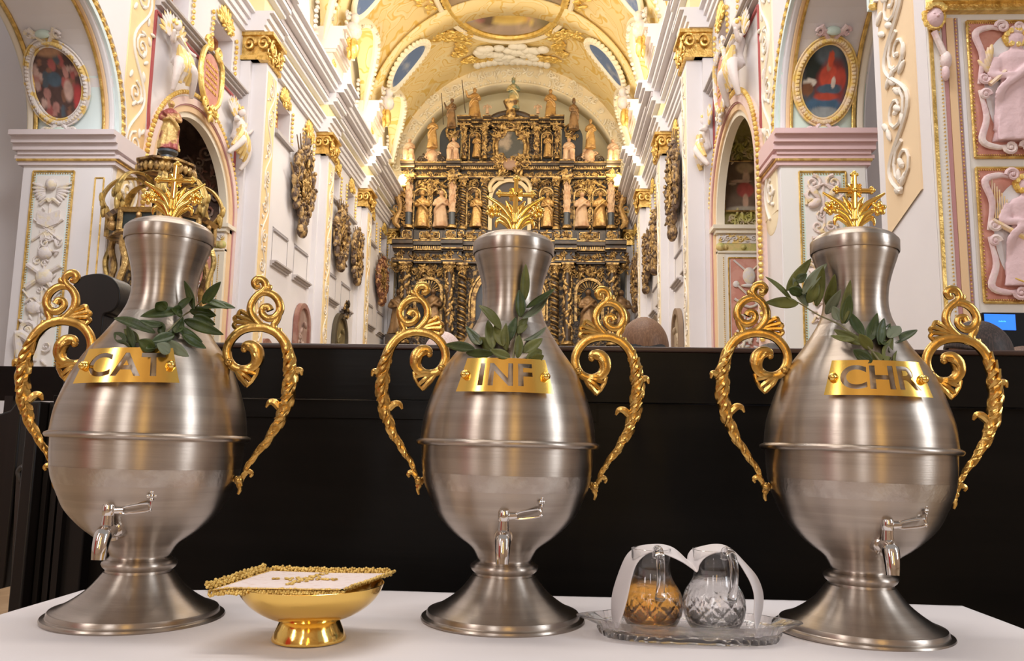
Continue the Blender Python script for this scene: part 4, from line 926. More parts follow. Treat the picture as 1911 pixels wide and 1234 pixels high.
# pilasters
PIL = [(17.1, 17.95, .55), (23.05, 23.95, .34), (28.4, 29.3, .34), (33.9, 34.8, .3)]
for F, nm in ((FL, 'l'), (FRR, 'r')):
    for (a, c, p) in PIL:
        f = MB(F); f.box(a+.12, c, 0, p, 0, 9.53); f.box(a, a+.12, 0, p*.4, 0, 9.53); trim(f, WHITE, smooth=False)
        f = MB(F); f.box(a+.22, c-.08, p, p+.012, 3.2, 9.35); trim(f, YELLOW if nm == 'l' else mat('soft_yellow', (.86, .74, .52), .8), smooth=False)
        f = MB(F); vine(f, (a+c)/2+.07, 3.3, 9.3, .24, .018, 9, p+.02, random.Random(8)); trim(f, MATS['white_stucco'])
        f = MB(F); mould(f, a-.04, c+.06, [(9.50, 9.60, p+.06), (10.08, 10.16, p+.16)]); f.box(a-.06, a+.3, 0, p*.5+.12, 9.5, 9.6); trim(f, GILT, smooth=False)
        f = MB(F); f.box(a+.02, c, 0, p+.03, 9.58, 10.08)
        for k, (uu, ww) in enumerate(((a-.02, p*.5), (a-.05, p+.05), (c, p+.08))):
            # volutes face the camera side
            for s_ in (0, 1):
                cxx = uu; czz = 9.86
                P = []; 
                for i in range(20): t = i/19; A_ = t*3.0*PI; q = .17*(1-t*.8); P.append((cxx-.02-.02*s_, ww-.08+cos(A_)*q*.8, czz+sin(A_)*q))
                f.tube(P, .035, 6)
        spiral(f, (a+c)/2+.22, 9.84, .2, 1.6, PI/2, -1, .04, .03, p+.10, 16, 6); spiral(f, (a+c)/2-.22, 9.84, .2, 1.6, PI/2, 1, .04, .03, p+.10, 16, 6)
        cluster(f, (a+c)/2, 9.70, .45, .16, 24, int(a), .16, p+.06); trim(f, GILTW if nm == 'x' else GILT)
# entablature with breaks over the pilasters
ENT = [(10.16, 10.28, .10), (10.28, 10.42, .15), (10.42, 10.56, .21), (10.56, 10.62, .30), (10.62, 10.98, .08), (10.98, 11.08, .22), (11.08, 11.18, .34), (11.18, 11.36, .30), (11.36, 11.46, .52), (11.46, 11.62, .60), (11.62, 11.70, .72)]
for F in (FL, FRR):
    segs = []; u = 12.6
    for (a, c, p) in PIL: segs.append((u, a-.1, 0)); segs.append((a-.1, c+.1, p*.75)); u = c+.1
    segs.append((u, YE, 0)); f = MB(F); g = MB(F)
    for (x0, x1, e) in segs:
        for k, (z0, z1, p) in enumerate(ENT): (g if k == 4 else f).box(x0, x1, -.02, p+e, z0, z1)
    trim(f, WHITE, smooth=False); trim(g, FRIEZE, smooth=False)
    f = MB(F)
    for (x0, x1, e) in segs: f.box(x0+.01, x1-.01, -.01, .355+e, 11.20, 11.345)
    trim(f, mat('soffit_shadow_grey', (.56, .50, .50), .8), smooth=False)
# thin blind panels and their sills on the walls between pilasters
for F in (FL, FRR):
    for (a, c) in ((19.75, 20.95), (21.5, 22.75), (24.7, 25.9), (26.6, 27.8), (30.3, 31.5), (32.3, 33.5)):
        f = MB(F)
        for (x0, x1, z0, z1) in ((a, c, 6.42, 6.44), (a, a+.02, 5.6, 6.44), (c-.02, c, 5.6, 6.44)): f.box(x0, x1, 0, .012, z0, z1)
        f.box(a+.05, c-.05, 0, .05, 6.34, 6.38); trim(f, LINE, smooth=False)
        f = MB(F); mould(f, a-.06, c+.06, [(5.44, 5.50, .06), (5.50, 5.54, .11), (5.54, 5.58, .16)]); trim(f, SILLM, smooth=False)
# ================================================================== OPEN ARCH, JAMBS, SOFFITS
def jamb(F, nm, X0, X1, main, panelm, reliefm, capm):
    sg = 1 if X1 > X0 else -1; G = FY(12.285)       # x = world X, out of wall = towards the camera
    xa, xb = min(X0, X1), max(X0, X1)
    b = MB(G); b.box(xa+.012, xb-.012, -.9, 0, 0, 5.45); struct(b.build('wall_pier_'+nm, main, smooth=False))
    f = MB(G)
    mould(f, xa-.12, xb+.12, [(5.50, 5.56, .05), (5.62, 5.72, .12), (5.72, 5.82, .18), (5.82, 5.90, .26)], -.9); mould(f, xa-.06, xb+.06, [(5.40, 5.50, .04), (5.56, 5.62, .08)], -.9); trim(f, capm, smooth=False)
    f = MB(G); mould(f, xa-.08, xb+.08, [(5.46, 5.495, .07)], -.9); trim(f, GILT, smooth=False)
    # framed relief panel
    p0, p1 = (xa+.20, xb-.42) if nm == 'left' else (xa+.28, xb-.22); z0, z1 = 2.0, 5.30
    p0, p1 = (-8.16, -7.50) if nm == 'left' else (3.73, 4.42)
    f = MB(G); f.box(p0, p1, 0, .015, z0, z1); trim(f, panelm, smooth=False)
    f = MB(G); f.box(p0+.07, p1-.07, .015, .022, z0+.07, z1-.07); trim(f, mat('ivory_panel', (.80, .76, .72), .8), smooth=False)
    f = MB(G)
    for (x, zz0, zz1) in ((p0, z0, z1), (p1, z0, z1)): f.tube([(x, .02, zz0), (x, .02, zz1)], .018, 6)
    for zz in (z0, z1): f.tube([(p0, .02, zz), (p1, .02, zz)], .018, 6)
    pts = [(p0+.035, z0+.04*k) for k in range(82)]+[(p1-.035, z0+.04*k) for k in range(82)]+[(p0+.04*k, z1-.035) for k in range(16)]
    beads(f, pts, .012, 1, .02); trim(f, GILT)
    if nm == 'left':
        f = MB(G)
        for x in (-7.16, -7.02): f.tube([(x, .0, 2), (x, .0, 5.2)], .015, 6)
        f.tube([(-7.16, 0, 5.2), (-7.02, 0, 5.2)], .015, 6); trim(f, GILT)
    # trophies in relief
    f = MB(G); cx = (p0+p1)/2; q = (p1-p0)/2-.10
    if nm == 'left':
        f.ball((cx, .06, 5.08), (.085, .07, .10), 12, 8)
        for s_ in (-1, 1):
            for k in range(6): leaf_r(f, cx+s_*.08, 5.02-.02*k, .26-.02*k, .06, (0.35-.22*k) if s_ > 0 else PI-(.35-.22*k), .04, .02)
        f.tube(cr([(cx-q*.7, .04, 4.76), (cx-.05, .05, 4.84), (cx, .05, 4.80), (cx+.05, .05, 4.84), (cx+q*.7, .04, 4.76)], 4), .03, 6)
        f.tube([(cx, .03, 4.8), (cx, .03, 2.3)], .02, 6)
        for s_ in (-1, 1): f.prism([(cx, 4.38), (cx+s_*.17, 4.45), (cx+s_*.17, 4.66), (cx, 4.60)], 0, .07)
        f.prism([(cx-.1, 4.18), (cx+.1, 4.18), (cx+.12, 4.36), (cx-.12, 4.36)], 0, .05)
        for s_ in (-1, 1): f.tube([(cx-s_*q, .04, 4.18), (cx+s_*q, .04, 4.52)], .022, 6)
        f.ball((cx, .05, 3.98), (.12, .06, .10), 12, 8)
        for a in (.5, 2.6, 3.7, 5.5): f.tube([(cx, .05, 3.62), (cx+cos(a)*.30, .04, 3.62+sin(a)*.34)], [.03, .045], 7)
        f.lathe([(.13, 0), (.13, .05), (.07, .09), (.05, .06)], 20, c=(cx, 0, 0)) if 0 else f.ball((cx+.03, .06, 3.60), (.14, .06, .13), 14, 8)
        f.ball((cx-.1, .05, 3.12), (.13, .05, .10)); f.ball((cx+.12, .05, 3.12), (.13, .05, .10))
        for s_ in (-1, 1): f.tube([(cx-s_*.02, .05, 3.05), (cx+s_*.30, .04, 3.40)], .018, 6); f.tube(cr([(cx+s_*.25, .04, 3.2), (cx+s_*.12, .05, 3.28), (cx, .05, 3.18)], 4), .02, 6)
        f.tube(cr([(cx-.25, .05, 2.35), (cx-.28, .05, 2.7), (cx-.05, .05, 2.55), (cx-.02, .05, 2.3)], 4), lerpl([.05, .09, .05, .03], 13), 8)
        spiral(f, cx-.16, 2.78, .13, 1.4, 0, 1, .05, .02, .05)
    else:
        for s_ in (-1, 1): spiral(f, cx+s_*.15, 5.12, .12, 1.4, PI/2, s_, .03, .015, .05); f.tube(cr([(cx, .05, 5.1), (cx+s_*.22, .05, 5.0), (cx+s_*.26, .04, 4.78)], 4), .022, 6)
        f.tube([(cx, .03, 5.1), (cx, .03, 2.3)], .02, 6)
        for s_ in (-1, 1):
            f.ball((cx+s_*.14, .06, 4.80), (.11, .05, .07), 10, 6, Matrix.Rotation(s_*.5, 3, 'Y')); f.tube([(cx+s_*.2, .05, 4.84), (cx+s_*.30, .05, 4.95)], [.05, .01], 6)
            leaf_r(f, cx+s_*.05, 4.86, .28, .10, .9 if s_ > 0 else PI-.9, .06, .03)
            spiral(f, cx+s_*.1, 4.45, .09, 1.2, 0, s_, .025, .01, .04)
        f.lathe([(.0, 0)], 4) if 0 else f.ball((cx, .06, 4.22), (.19, .07, .10), 12, 8); f.tube([(cx-.2, .07, 4.26), (cx+.2, .07, 4.26)], .03, 6)
        f.tube(cr([(cx-.3, .05, 3.9), (cx, .05, 3.78), (cx+.28, .05, 3.92)], 4), .03, 6)
        for (x, z, a) in ((cx-.12, 3.78, .5), (cx+.10, 3.5, -.4), (cx-.08, 3.15, .9), (cx+.06, 2.6, .5), (cx-.1, 2.35, -.5)):
            f.box(0, 0, 0, 0, 0, 0); f.tube([(x-.12*cos(a), .04, z-.12*sin(a)), (x+.12*cos(a), .04, z+.12*sin(a))], .075, 4, flat=.5, up=(0, 1, 0))
        cluster(f, cx, 3.3, q, .9, 26, 12, .12, .03)
    cluster(f, cx, 3.4, q, 1.3, 34, 4 if nm == 'left' else 5, .10, .03); trim(f, reliefm)
    # soffit of the arch, with painted bands
    r = AR; NS = 40
    def soff(u, v, rr=r): a = PI*u; return (AC+cos(a)*rr, 0, ZS+.05+sin(a)*rr)
    def band(x0, x1, rr, m, th=.03):
        k = MB(); k.grid(lambda u, v: (x0+(x1-x0)*v, AC+cos(PI*u)*rr, ZS+.04+sin(PI*u)*rr), 60, 3); o = trim(k, m); md = o.modifiers.new('solidify', 'SOLIDIFY'); md.thickness = th; md.offset = 0
    face = XL if nm == 'left' else XR; sgn = -1 if nm == 'left' else 1; depth = 1.45 if nm == 'left' else 1.28
    band(face, face+sgn*depth, r-.005, panelm)
    for d0, d1, m, dr in ((.02, .10, WHITE, .03), (.10, .16, mat('apricot_band', (.80, .56, .33), .7), .035), (.16, .20, GILT, .05), (depth-.20, depth-.14, GILT, .05), (depth-.12, depth-.02, CREAM, .03)): band(face+sgn*d0, face+sgn*d1, r-dr, m)
    # archivolt on the nave face with gold beading
    f = MB(F); archband(f, AC, ZS, r, r+.07, ZS, 0, .05, 40); trim(f, SKYB)
    f = MB(F); archband(f, AC, ZS, r+.19, r+.22, ZS, 0, .06, 40); trim(f, WHITE)
    f = MB(F); P = arcpts(AC, ZS, r+.13, 0, PI, 46); beads(f, P, .055, 1, .03); f.tube([(p[0], .01, p[1]) for p in arcpts(AC, ZS, r+.13, 0, PI, 60)], .05, 6); trim(f, GILTB if nm == 'right' else GILT)
    return face, sgn, depth
jamb(FL, 'left', -8.35, -6.9, WHITE, SKYB, STUCCO, ROSE if 0 else mat('lilac_cornice', (.70, .62, .63), .7))
jamb(FRR, 'right', 3.45, 4.73, mat('ivory_wall', (.80, .78, .74), .8), MINT, mat('peach_stucco', (.80, .66, .60), .6, bump=.3, bscale=20, col2=(.80, .62, .34), cscale=9, cpos=(.5, .6)), ROSE)
def soffit_oval(nm, x, hw, a0, a1, paint, label):
    """oval painting with a leafy frame lying on the curved soffit"""
    ac, ah = (a0+a1)/2, (a1-a0)/2; r0 = AR-.035
    def S(du, dv, lift=0): a = ac+dv*ah; rr = r0-lift; return (x+du*hw, AC+cos(a)*rr, ZS+.04+sin(a)*rr)
    t = thing('oval_painting', (0, 0, 0), label, 'painting')
    b = MB(); NA, NR_ = 64, 28; vs = [S(0, 0, .02)]; uv = [(0, 0)]
    for i in range(1, NR_+1):
        for j in range(NA):
            a = 2*PI*j/NA; q = i/NR_; vs.append(S(cos(a)*q, sin(a)*q, .02)); uv.append((cos(a)*q, sin(a)*q))
    fs = [(0, 1+j, 1+(j+1) % NA) for j in range(NA)]
    for i in range(NR_-1):
        for j in range(NA): fs.append((1+i*NA+j, 1+(i+1)*NA+j, 1+(i+1)*NA+(j+1) % NA, 1+i*NA+(j+1) % NA))
    b.add(vs, fs); o = b.build('canvas', canvas_mat(), t, fixn=False); ca = o.data.color_attributes.new('paint', 'FLOAT_COLOR', 'POINT')
    for i, (u, v) in enumerate(uv): ca.data[i].color = paint(u, v)
    f = MB(); P = [S(cos(2*PI*k/64)*1.0, sin(2*PI*k/64)*1.0, .03) for k in range(64)]; f.tube(P, .018, 6, closed=True)
    P = [S(cos(2*PI*k/64)*1.30, sin(2*PI*k/64)*1.22, .03) for k in range(64)]; f.tube(P, .018, 6, closed=True)
    P = [S(cos(2*PI*k/64)*1.15, sin(2*PI*k/64)*1.11, .02) for k in range(64)]; f.tube(P, .05, 6, closed=True)
    for k in range(64): a = 2*PI*k/64; f.ball(S(cos(a)*1.15, sin(a)*1.11, .05), .038, 6, 4)
    f.build('leafy_frame', STUCG if nm == 'left' else mat('peach_gilt_stucco', (.80, .62, .42), .5, col2=(.80, .56, .16), cscale=8, cpos=(.4, .6), bump=.3, bscale=30), t)
    for s_ in (-1, 1):
        c = MB(); v0 = s_*1.36
        c.ball(S(0, v0, .04), (hw*.32, .05, .07), 12, 8); pl = c
        c2_ = MB()
        for q in (-1, 1):
            P = [S(q*(.30+.22*k/6), v0+s_*(.05-.18*abs(sin(k))), .04) for k in range(7)]; c2_.tube(P, .03, 6)
            P = [S(q*(.55+.13*cos(k*.7)), v0-s_*.0+.10*sin(k*.7), .05) for k in range(9)]; c2_.tube(P, lerpl([.03, .02], 9), 6)
            c2_.tube([S(q*.1, v0-s_*.25, .03), S(q*.35, v0-s_*.02, .04), S(q*.5, v0+s_*.15, .03)], .035, 6)
        c.build('cartouche_boss', MINT, t); c2_.build('cartouche_scrolls', STUCCO if nm == 'left' else PINKR, t)
def canvas_mat():
    if 'canvas' in MATS: return MATS['canvas']
    m = bpy.data.materials.new('canvas'); m.use_nodes = True; N = m.node_tree.nodes; b = N['Principled BSDF']
    a = N.new('ShaderNodeAttribute'); a.attribute_name = 'paint'; m.node_tree.links.new(a.outputs['Color'], b.inputs['Base Color']); b.inputs['Roughness'].default_value = .5; MATS['canvas'] = m; return m
def blend(base, spots, u, v):
    c = list(base)
    n = noise.noise(Vector((u*3.1, v*3.1, 1.7)))*.25+noise.noise(Vector((u*8, v*8, 4)))*.15
    for (x, y, rx, ry, col, hard) in spots:
        d = math.sqrt(((u-x)/rx)**2+((v-y)/ry)**2)+n*.35; k = max(0, min(1, (1-d)*hard+.5))
        c = [c[i]*(1-k)+col[i]*k for i in range(3)]
    c = [max(0, x*(1+n)) for x in c]; return (c[0], c[1], c[2], 1)
def paint_right(u, v):
    return blend((.055, .06, .07), [(-.5, .35, .35, .5, (.012, .02, .015), 3), (.0, .75, .5, .3, (.10, .13, .15), 2), (.25, -.15, .6, .75, (.22, .035, .028), 3), (.15, .12, .38, .32, (.52, .07, .035), 4), (.10, .42, .10, .14, (.42, .20, .12), 5), (.15, .60, .12, .22, (.58, .08, .03), 5), (.60, .05, .25, .3, (.45, .06, .035), 4), (.22, -.20, .5, .14, (.06, .10, .14), 4), (.35, -.02, .09, .16, (.60, .50, .42), 5), (-.62, -.02, .28, .10, (.62, .55, .46), 5), (-.7, -.2, .25, .18, (.18, .07, .03), 4), (0, -.62, .75, .22, (.05, .11, .18), 3), (.1, -.40, .5, .10, (.42, .06, .03), 3), (.05, -.85, .6, .18, (.26, .28, .28), 4)], u, v)
def paint_left(u, v):
    r = random.Random(2); S = []
    for i in range(46):
        x, y = r.uniform(-.85, .85), r.uniform(-.85, .9); c = r.choice([(.36, .09, .08), (.42, .20, .17), (.22, .10, .06), (.50, .33, .28), (.07, .09, .11)])
        S.append((x, y, r.uniform(.07, .16), r.uniform(.07, .20), c, 4))
    return blend((.085, .045, .038), S+[(-.1, .1, .28, .2, (.07, .11, .15), 3), (-.1, .92, .6, .2, (.45, .25, .14), 2), (.8, -.45, .22, .4, (.42, .05, .05), 3), (.4, -.2, .18, .3, (.5, .33, .28), 3)], u, v)
soffit_oval('right', 4.10, .36, .13, .74, paint_right, 'oval painting of a red-robed bearded churchman in a tall red hat')
soffit_oval('left', -7.78, .40, .14, .76, paint_left, 'dark oval painting crowded with reddish figures on the arch soffit')
# aisles beyond the open arches
b = MB(); b.box(-12.0, -11.6, -4, 20, 0, 12); b.box(-11.6, -8.2, 13.2, 13.4, 0, 12); struct(b.build('wall_aisle_left', WHITE, smooth=False))
b = MB(); b.box(8.6, 9.0, 8, 20, 0, 12); b.box(4.75, 8.6, 13.2, 13.4, 0, 12); struct(b.build('wall_aisle_right', WHITE, smooth=False))
# near right: camera-facing jamb at Y=7.4 with two pink angel reliefs, and the scroll strip on its pier
G = FY(7.37)
b = MB(G); b.box(XR, 5.6, -.02, 0, 0, HT); struct(b.build('wall_pier_right_near', mat('ivory_wall', (.80, .78, .74), .8), smooth=False))
f = MB(FRR); f.box(7.62, 8.42, 0, .015, 3.55, 6.6); f.add([(7.62, .015, 3.55), (8.42, .015, 3.55), (8.42, .015, 3.3), (7.62, .015, 3.55)], [(0, 1, 2)]); trim(f, mat('apricot_plaster', (.82, .63, .41), .8), smooth=False)
f = MB(FRR)
vine(f, 8.02, 3.65, 6.5, .36, .026, 5, .03, random.Random(9))
trim(f, MATS['white_stucco'])
for (x0, x1, m, p) in ((3.62, 3.65, MAROON, .012), (3.50, 3.53, GILT, .014), (3.655, 3.72, mat('apricot_band', (.80, .56, .33), .7), .016), (3.735, 3.75, MAROON, .014), (3.76, 3.79, WHITE, .02)):
    f = MB(G); f.box(x0-.04, x1-.04, 0, p, 1, 5.1); trim(f, m, smooth=False)
f = MB(G); beads(f, [(x, 1.2+.035*k) for x in (3.55, 3.70) for k in range(112)], .009, 1, .015); trim(f, GILT)
f = MB(G); mould(f, 3.45, 5.6, [(5.14, 5.20, .08), (5.20, 5.30, .14), (5.30, 5.36, .20)]); trim(f, GILT, smooth=False)
f = MB(G); mould(f, 3.45, 5.6, [(5.36, 5.8, .12)]); trim(f, REDP, smooth=False)
def angel_panel(z0, z1, label, harp):
    x0, x1 = 3.80, 4.52; t = thing('relief_panel', (0, 0, 0), label, 'relief')
    f = MB(G); f.box(x0, x1, 0, .02, z0, z1); f.build('red_ground', REDP, t, smooth=False)
    f = MB(G)
    for (p, q) in (((x0, z0), (x0, z1)), ((x0, z0), (x1, z0)), ((x0, z1), (x1, z1)), ((x1, z0), (x1, z1))):
        f.tube([(p[0], .02, p[1]), (q[0], .02, q[1])], .014, 6); n = 36
        for k in range(n): f.ball((p[0]+(q[0]-p[0])*k/n+(.02 if p[0] == q[0] == x0 else 0), .025, p[1]+(q[1]-p[1])*k/n+(.02 if p[1] == z0 else -.02 if p[1] == q[1] else 0)), .008, 5, 4)
    f.build('gold_border', GILT, t)
    cx = (x0+x1)/2; cz = (z0+z1)/2; h = (z1-z0)/2; w_ = (x1-x0)/2
    f = MB(G); A = [(cx+cos(2*PI*k/40)*(w_-.12), cz+sin(2*PI*k/40)*(h-.14)) for k in range(40)]; f.prism(A, .02, .03); f.build('white_field', mat('white_field', (.78, .75, .76), .8), t)
    f = MB(G)
    for s_ in (-1, 1):
        for u_ in (-1, 1):
            P = cr([(cx+s_*(w_-.06), .05, cz+u_*.03), (cx+s_*(w_-.10), .06, cz+u_*h*.45), (cx+s_*(w_-.05), .06, cz+u_*h*.78), (cx+s_*w_*.5, .06, cz+u_*(h-.08)), (cx+s_*w_*.2, .05, cz+u_*(h-.10))], 5)
            f.tube(P, lerpl([.016, .030, .034, .026, .014], len(P)), 8, flat=.7, up=(0, 1, 0)); spiral(f, cx+s_*(w_-.10), cz+u_*h*.12, .05, 1.3, 0, s_*u_, .022, .012, .07)
            spiral(f, cx+s_*w_*.2, cz+u_*(h-.08), .06, 1.3, PI, s_*u_, .022, .012, .07)
    f.build('scroll_frame', PINKR, t)
    f = MB(G); sc = (z1-z0)*.80; zb = z0+.14
    H = human(31 if harp else 33); vs = [(cx+.05+p[0]*sc*1.45, .05-p[1]*sc*.5, zb+p[2]*sc) for p in H.v]; f.add(vs, H.f)
    f.build('angel_figure', mat('pink_angel', (.72, .52, .54), .55, 0, bump=.25, bscale=12), t, mods=[('REMESH', dict(mode='VOXEL', voxel_size=.012, use_smooth_shade=True))])
    f = MB(G)
    for k in range(26):
        a = k*.6; f.ball((cx+.05+cos(a)*.088, .05+.015*sin(k), zb+sc*.945+sin(a)*.070), .030, 6, 4)
    f.tube(cr([(cx-.12, .08, zb+.06), (cx-.02, .1, zb+.02), (cx+.10, .1, zb+.05), (cx+.22, .08, zb+.03)], 5), .010, 6); f.build('golden_hair_and_hem', GILTB, t)
    f = MB(G)
    if harp:
        for k in range(7): f.tube([(cx-.26+.02*k, .06, zb+sc*.62), (cx-.25+.02*k, .06, zb+sc*.98-.03*k)], .006, 5)
        f.tube([(cx-.27, .06, zb+sc*.60), (cx+.0, .09, zb+sc*.42)], .025, 6)
    else:
        for k in range(5): leaf_r(f, cx-.2, zb+sc*.6+.03*k, .18, .05, 2.2-.2*k, .06, .02)
        f.tube([(cx-.08, .09, zb+sc*.62), (cx-.22, .08, zb+sc*.50)], .022, 6)
    f.build('instrument' if harp else 'palm_wing', mat('rose_gilt', (.78, .60, .46), .5, col2=(.80, .58, .26), cscale=14), t)
angel_panel(3.76, 5.06, 'upper pink stucco relief of a golden-haired robed angel', False)
angel_panel(2.44, 3.66, 'lower pink stucco relief of an angel holding an organ, above the television', True)
f = MB(); q = at(1745, 33, 1, 7.3); f.ball(q, (.075, .06, .095), 14, 10); f.ball(q+Vector((0, -.06, -.01)), (.014, .02, .018), 6, 5)
for s_ in (-1, 1): f.ball(q+Vector((s_*.025, -.05, .015)), (.013, .01, .008), 6, 5)
o = f.build('cherub_head', mat('pink_angel', (.72, .52, .54), .55)); tag(o, 'gold-curled cherub head at the top corner of the near pier', 'cherub')
g = MB()
for k in range(30): a = k*.55; g.ball(q+Vector((cos(a)*.085, .02-.05*(sin(a) > .5), .02+sin(a)*.10)), .030+.006*sin(k), 6, 4)
g.build('golden_curls', GILTB, o)
g = MB(); g.ball(q+Vector((.09, .03, -.40)), (.05, .05, .09)); g.ball(q+Vector((.08, .03, -.52)), (.035, .04, .08)); g.tube([q+Vector((0, .03, -.12)), q+Vector((.08, .03, -.35))], .03, 6); g.build('stucco_drop', PINKR, o)
# ================================================================== VAULT
VZ, VA, VB = 12.2, (XR-XL)/2, 5.3; BAYS = [(11.6, 16.9), (18.0, 22.9), (24.1, 28.2), (29.5, 33.6)]
LZ = 13.0
def lun(Y):
    z = 0
    for a, c in BAYS:
        m = (a+c)/2; r = (c-a)/2
        if abs(Y-m) < r: z = LZ+math.sqrt(r*r-(Y-m)**2)*1.0
    return z
def vault():
    b = MB(); NY = 300; NX = 72; y0, y1 = 12.4, 34.4
    def fn(u, v):
        Y = y0+(y1-y0)*v; a = PI*(1-u); x = XC+VA*cos(a); z = VZ+VB*sin(a); return (x, Y, max(z, lun(Y)))
    b.grid(fn, NX, NY); o = b.build('ceiling', ARAB, angle=50, fixn=False); struct(o)
    md = o.modifiers.new('solidify', 'SOLIDIFY'); md.thickness = .1; md.offset = 1
    # white ribs along the groins, and broad transverse bands above the pilasters
    for a, c in BAYS:
        m = (a+c)/2; r = (c-a)/2
        for sg in (-1, 1):
            P = []; Q = []
            for k in range(41):
                t = PI*k/40; Y = m+cos(t)*r; z = LZ+sin(t)*r; q = max(0, 1-((z-VZ)/VB)**2); x = XC+sg*VA*math.sqrt(q); P.append((x-sg*.05, Y, z-.05))
            f = MB(); f.tube(P, .17, 8, flat=.6); trim(f, mat('cream_rib', (.90, .80, .60), .7))
            f = MB(); nn = 50
            for k in range(nn):
                i = k*40/nn; p = P[int(i)]; f.ball((p[0]-sg*.10, p[1], p[2]-.13), (.07, .07, .07), 6, 4)
            trim(f, mat('cream_beads', (.92, .84, .66), .6))
            # lunette window: bright arched opening in the clerestory
            WN[0] += 1; wd = bpy.data.objects.new('window_%d' % WN[0], None); COL.objects.link(wd); struct(wd)
            Fr = FL if sg < 0 else FRR
            g = MB(Fr); archfill(g, m, LZ, r-.45, 11.9, -.32); g.build('bright_glazing', mat('daylit_glass', (.9, .9, .9), .5, emit='fffaf2', es=1.7), wd, smooth=False, fixn=False)
            g = MB(Fr); archband(g, m, LZ, r-.45, r-.33, 11.9, -.32, -.18); g.build('window_frame', CREAM, wd)
            g = MB(Fr); wallhole(g, a-.6, c+.6, 11.7, 17.6 if 0 else LZ+r+.3, m, r-.33, LZ, -.5, -.2); struct(g.build('wall_clerestory', mat('cream_rib', (.90, .80, .60), .7), smooth=False))
            for (py, sd) in ((a+.35, -1), (c-.35, 1)):
                f = MB(Fr); rnd = random.Random(int(py*10))
                for k in range(14): f.ball((py+rnd.uniform(-.08, .08), -.02, 11.9+k*.16), (.09, .07, .07), 6, 4)
                trim(f, STUCCO)
    for (a, c) in ((16.9, 18.0), (22.9, 24.1), (28.2, 29.5)):
        f = MB(); f.grid(lambda u, v: (XC+(VA-.10)*cos(PI*(1-u)), a+(c-a)*v, VZ+(VB-.10)*sin(PI*(1-u))), 50, 1); o = trim(f, ARAB); md = o.modifiers.new('solidify', 'SOLIDIFY'); md.thickness = .08
        for Fr in (FL, FRR):
            g = MB(Fr); g.box(a-.05, c+.05, -.25, .42, 11.7, 12.55); g.box(a-.1, c+.1, -.25, .52, 12.55, 12.65); trim(g, CREAM, smooth=False)
            g = MB(Fr); mould(g, a-.12, c+.12, [(12.65, 12.75, .56), (12.75, 12.95, .62), (12.95, 13.05, .74), (13.05, 13.25, .70), (13.25, 13.35, .82)], -.25); trim(g, mat('pale_lilac_capital', (.80, .70, .64), .7), smooth=False)
            g = MB(Fr); cluster(g, a-.0, 12.2, .12, .22, 12, 3, .14, .45); g.ball(((a+c)/2, .86, 13.0), (.22, .14, .34)); cluster(g, (a+c)/2, 13.1, .35, .4, 22, 5, .22, .72); trim(g, GILTB)
            g = MB(Fr); g.ball(((a+c)/2, .80, 13.55), (.28, .3, .30)); g.ball(((a+c)/2-.1, .9, 13.9), (.15, .16, .18)); cluster(g, (a+c)/2, 13.6, .6, .45, 20, 8, .3, .7); trim(g, STUCCO)
            g = MB(Fr)
            for k in range(16): g.ball((a-1.2+.14*k, .38, 11.76+.04*(k % 2)), (.06, .06, .10), 6, 4)
            trim(g, mat('white_ornament', (.82, .80, .78), .6))
    # arch band in front of the altar wall
    f = MB(); f.grid(lambda u, v: (XC+(VA-.42)*cos(PI*(1-u)), 34.0+.9*v, VZ+(VB-.75)*sin(PI*(1-u))), 60, 2); o = trim(f, mat('cream_band', (.88, .76, .52), .7)); md = o.modifiers.new('solidify', 'SOLIDIFY'); md.thickness = .1
    f = MB(FY(34.0)); n = 60; I = [(XC+(VA-.42)*cos(PI*k/n), VZ+(VB-.75)*sin(PI*k/n)) for k in range(n+1)]; O = [(XC+(VA+.05)*cos(PI*k/n), VZ+(VB+.05)*sin(PI*k/n)) for k in range(n+1)]
    f.add([(p[0], 0, p[1]) for p in I]+[(p[0], 0, p[1]) for p in O], [(k, k+1, n+2+k, n+1+k) for k in range(n)]); trim(f, mat('cream_band', (.88, .76, .52), .7, col2=(.82, .66, .34), cscale=2), smooth=False)
    f = MB(FY(34.0))
    for k in range(70): a = PI*(k+.5)/70; f.ball((XC+(VA-.40)*cos(a), .02, VZ+(VB-.72)*sin(a)), .06, 6, 4)
    for k in range(34):
        a = PI*(k+.5)/34; cluster(f, XC+(VA-.2)*cos(a), VZ+(VB-.36)*sin(a), .2, .2, 5, k, .2, .02)
    trim(f, mat('cream_beads', (.92, .84, .66), .6))
vault()
def on_vault(x, Y, drop=.06):
    q = (x-XC)/VA; return Vector((x, Y, VZ+VB*math.sqrt(max(0, 1-q*q))-drop))
def vault_patch(name, fx, fy, rx, ry, m, rot=0, drop=.08, n=40):
    """flat-lying oval following the vault: centre given as arc position (radians from crown), Y"""
    b = MB(); vs = []; 
    def S(u, v):
        c, s_ = cos(rot), sin(rot); du, dv = u*c-v*s_, u*s_+v*c
        a = fx+du*rx/VA; return (XC+(VA-drop)*sin(a), fy+dv*ry, VZ+(VB-drop)*cos(a))
    vs = [S(0, 0)]; R = 14
    for i in range(1, R+1):
        for j in range(n): a = 2*PI*j/n; vs.append(S(cos(a)*i/R, sin(a)*i/R))
    fs = [(0, 1+j, 1+(j+1) % n) for j in range(n)]+[(1+i*n+j, 1+(i+1)*n+j, 1+(i+1)*n+(j+1) % n, 1+i*n+(j+1) % n) for i in range(R-1) for j in range(n)]
    b.add(vs, fs); return b, S, R, n
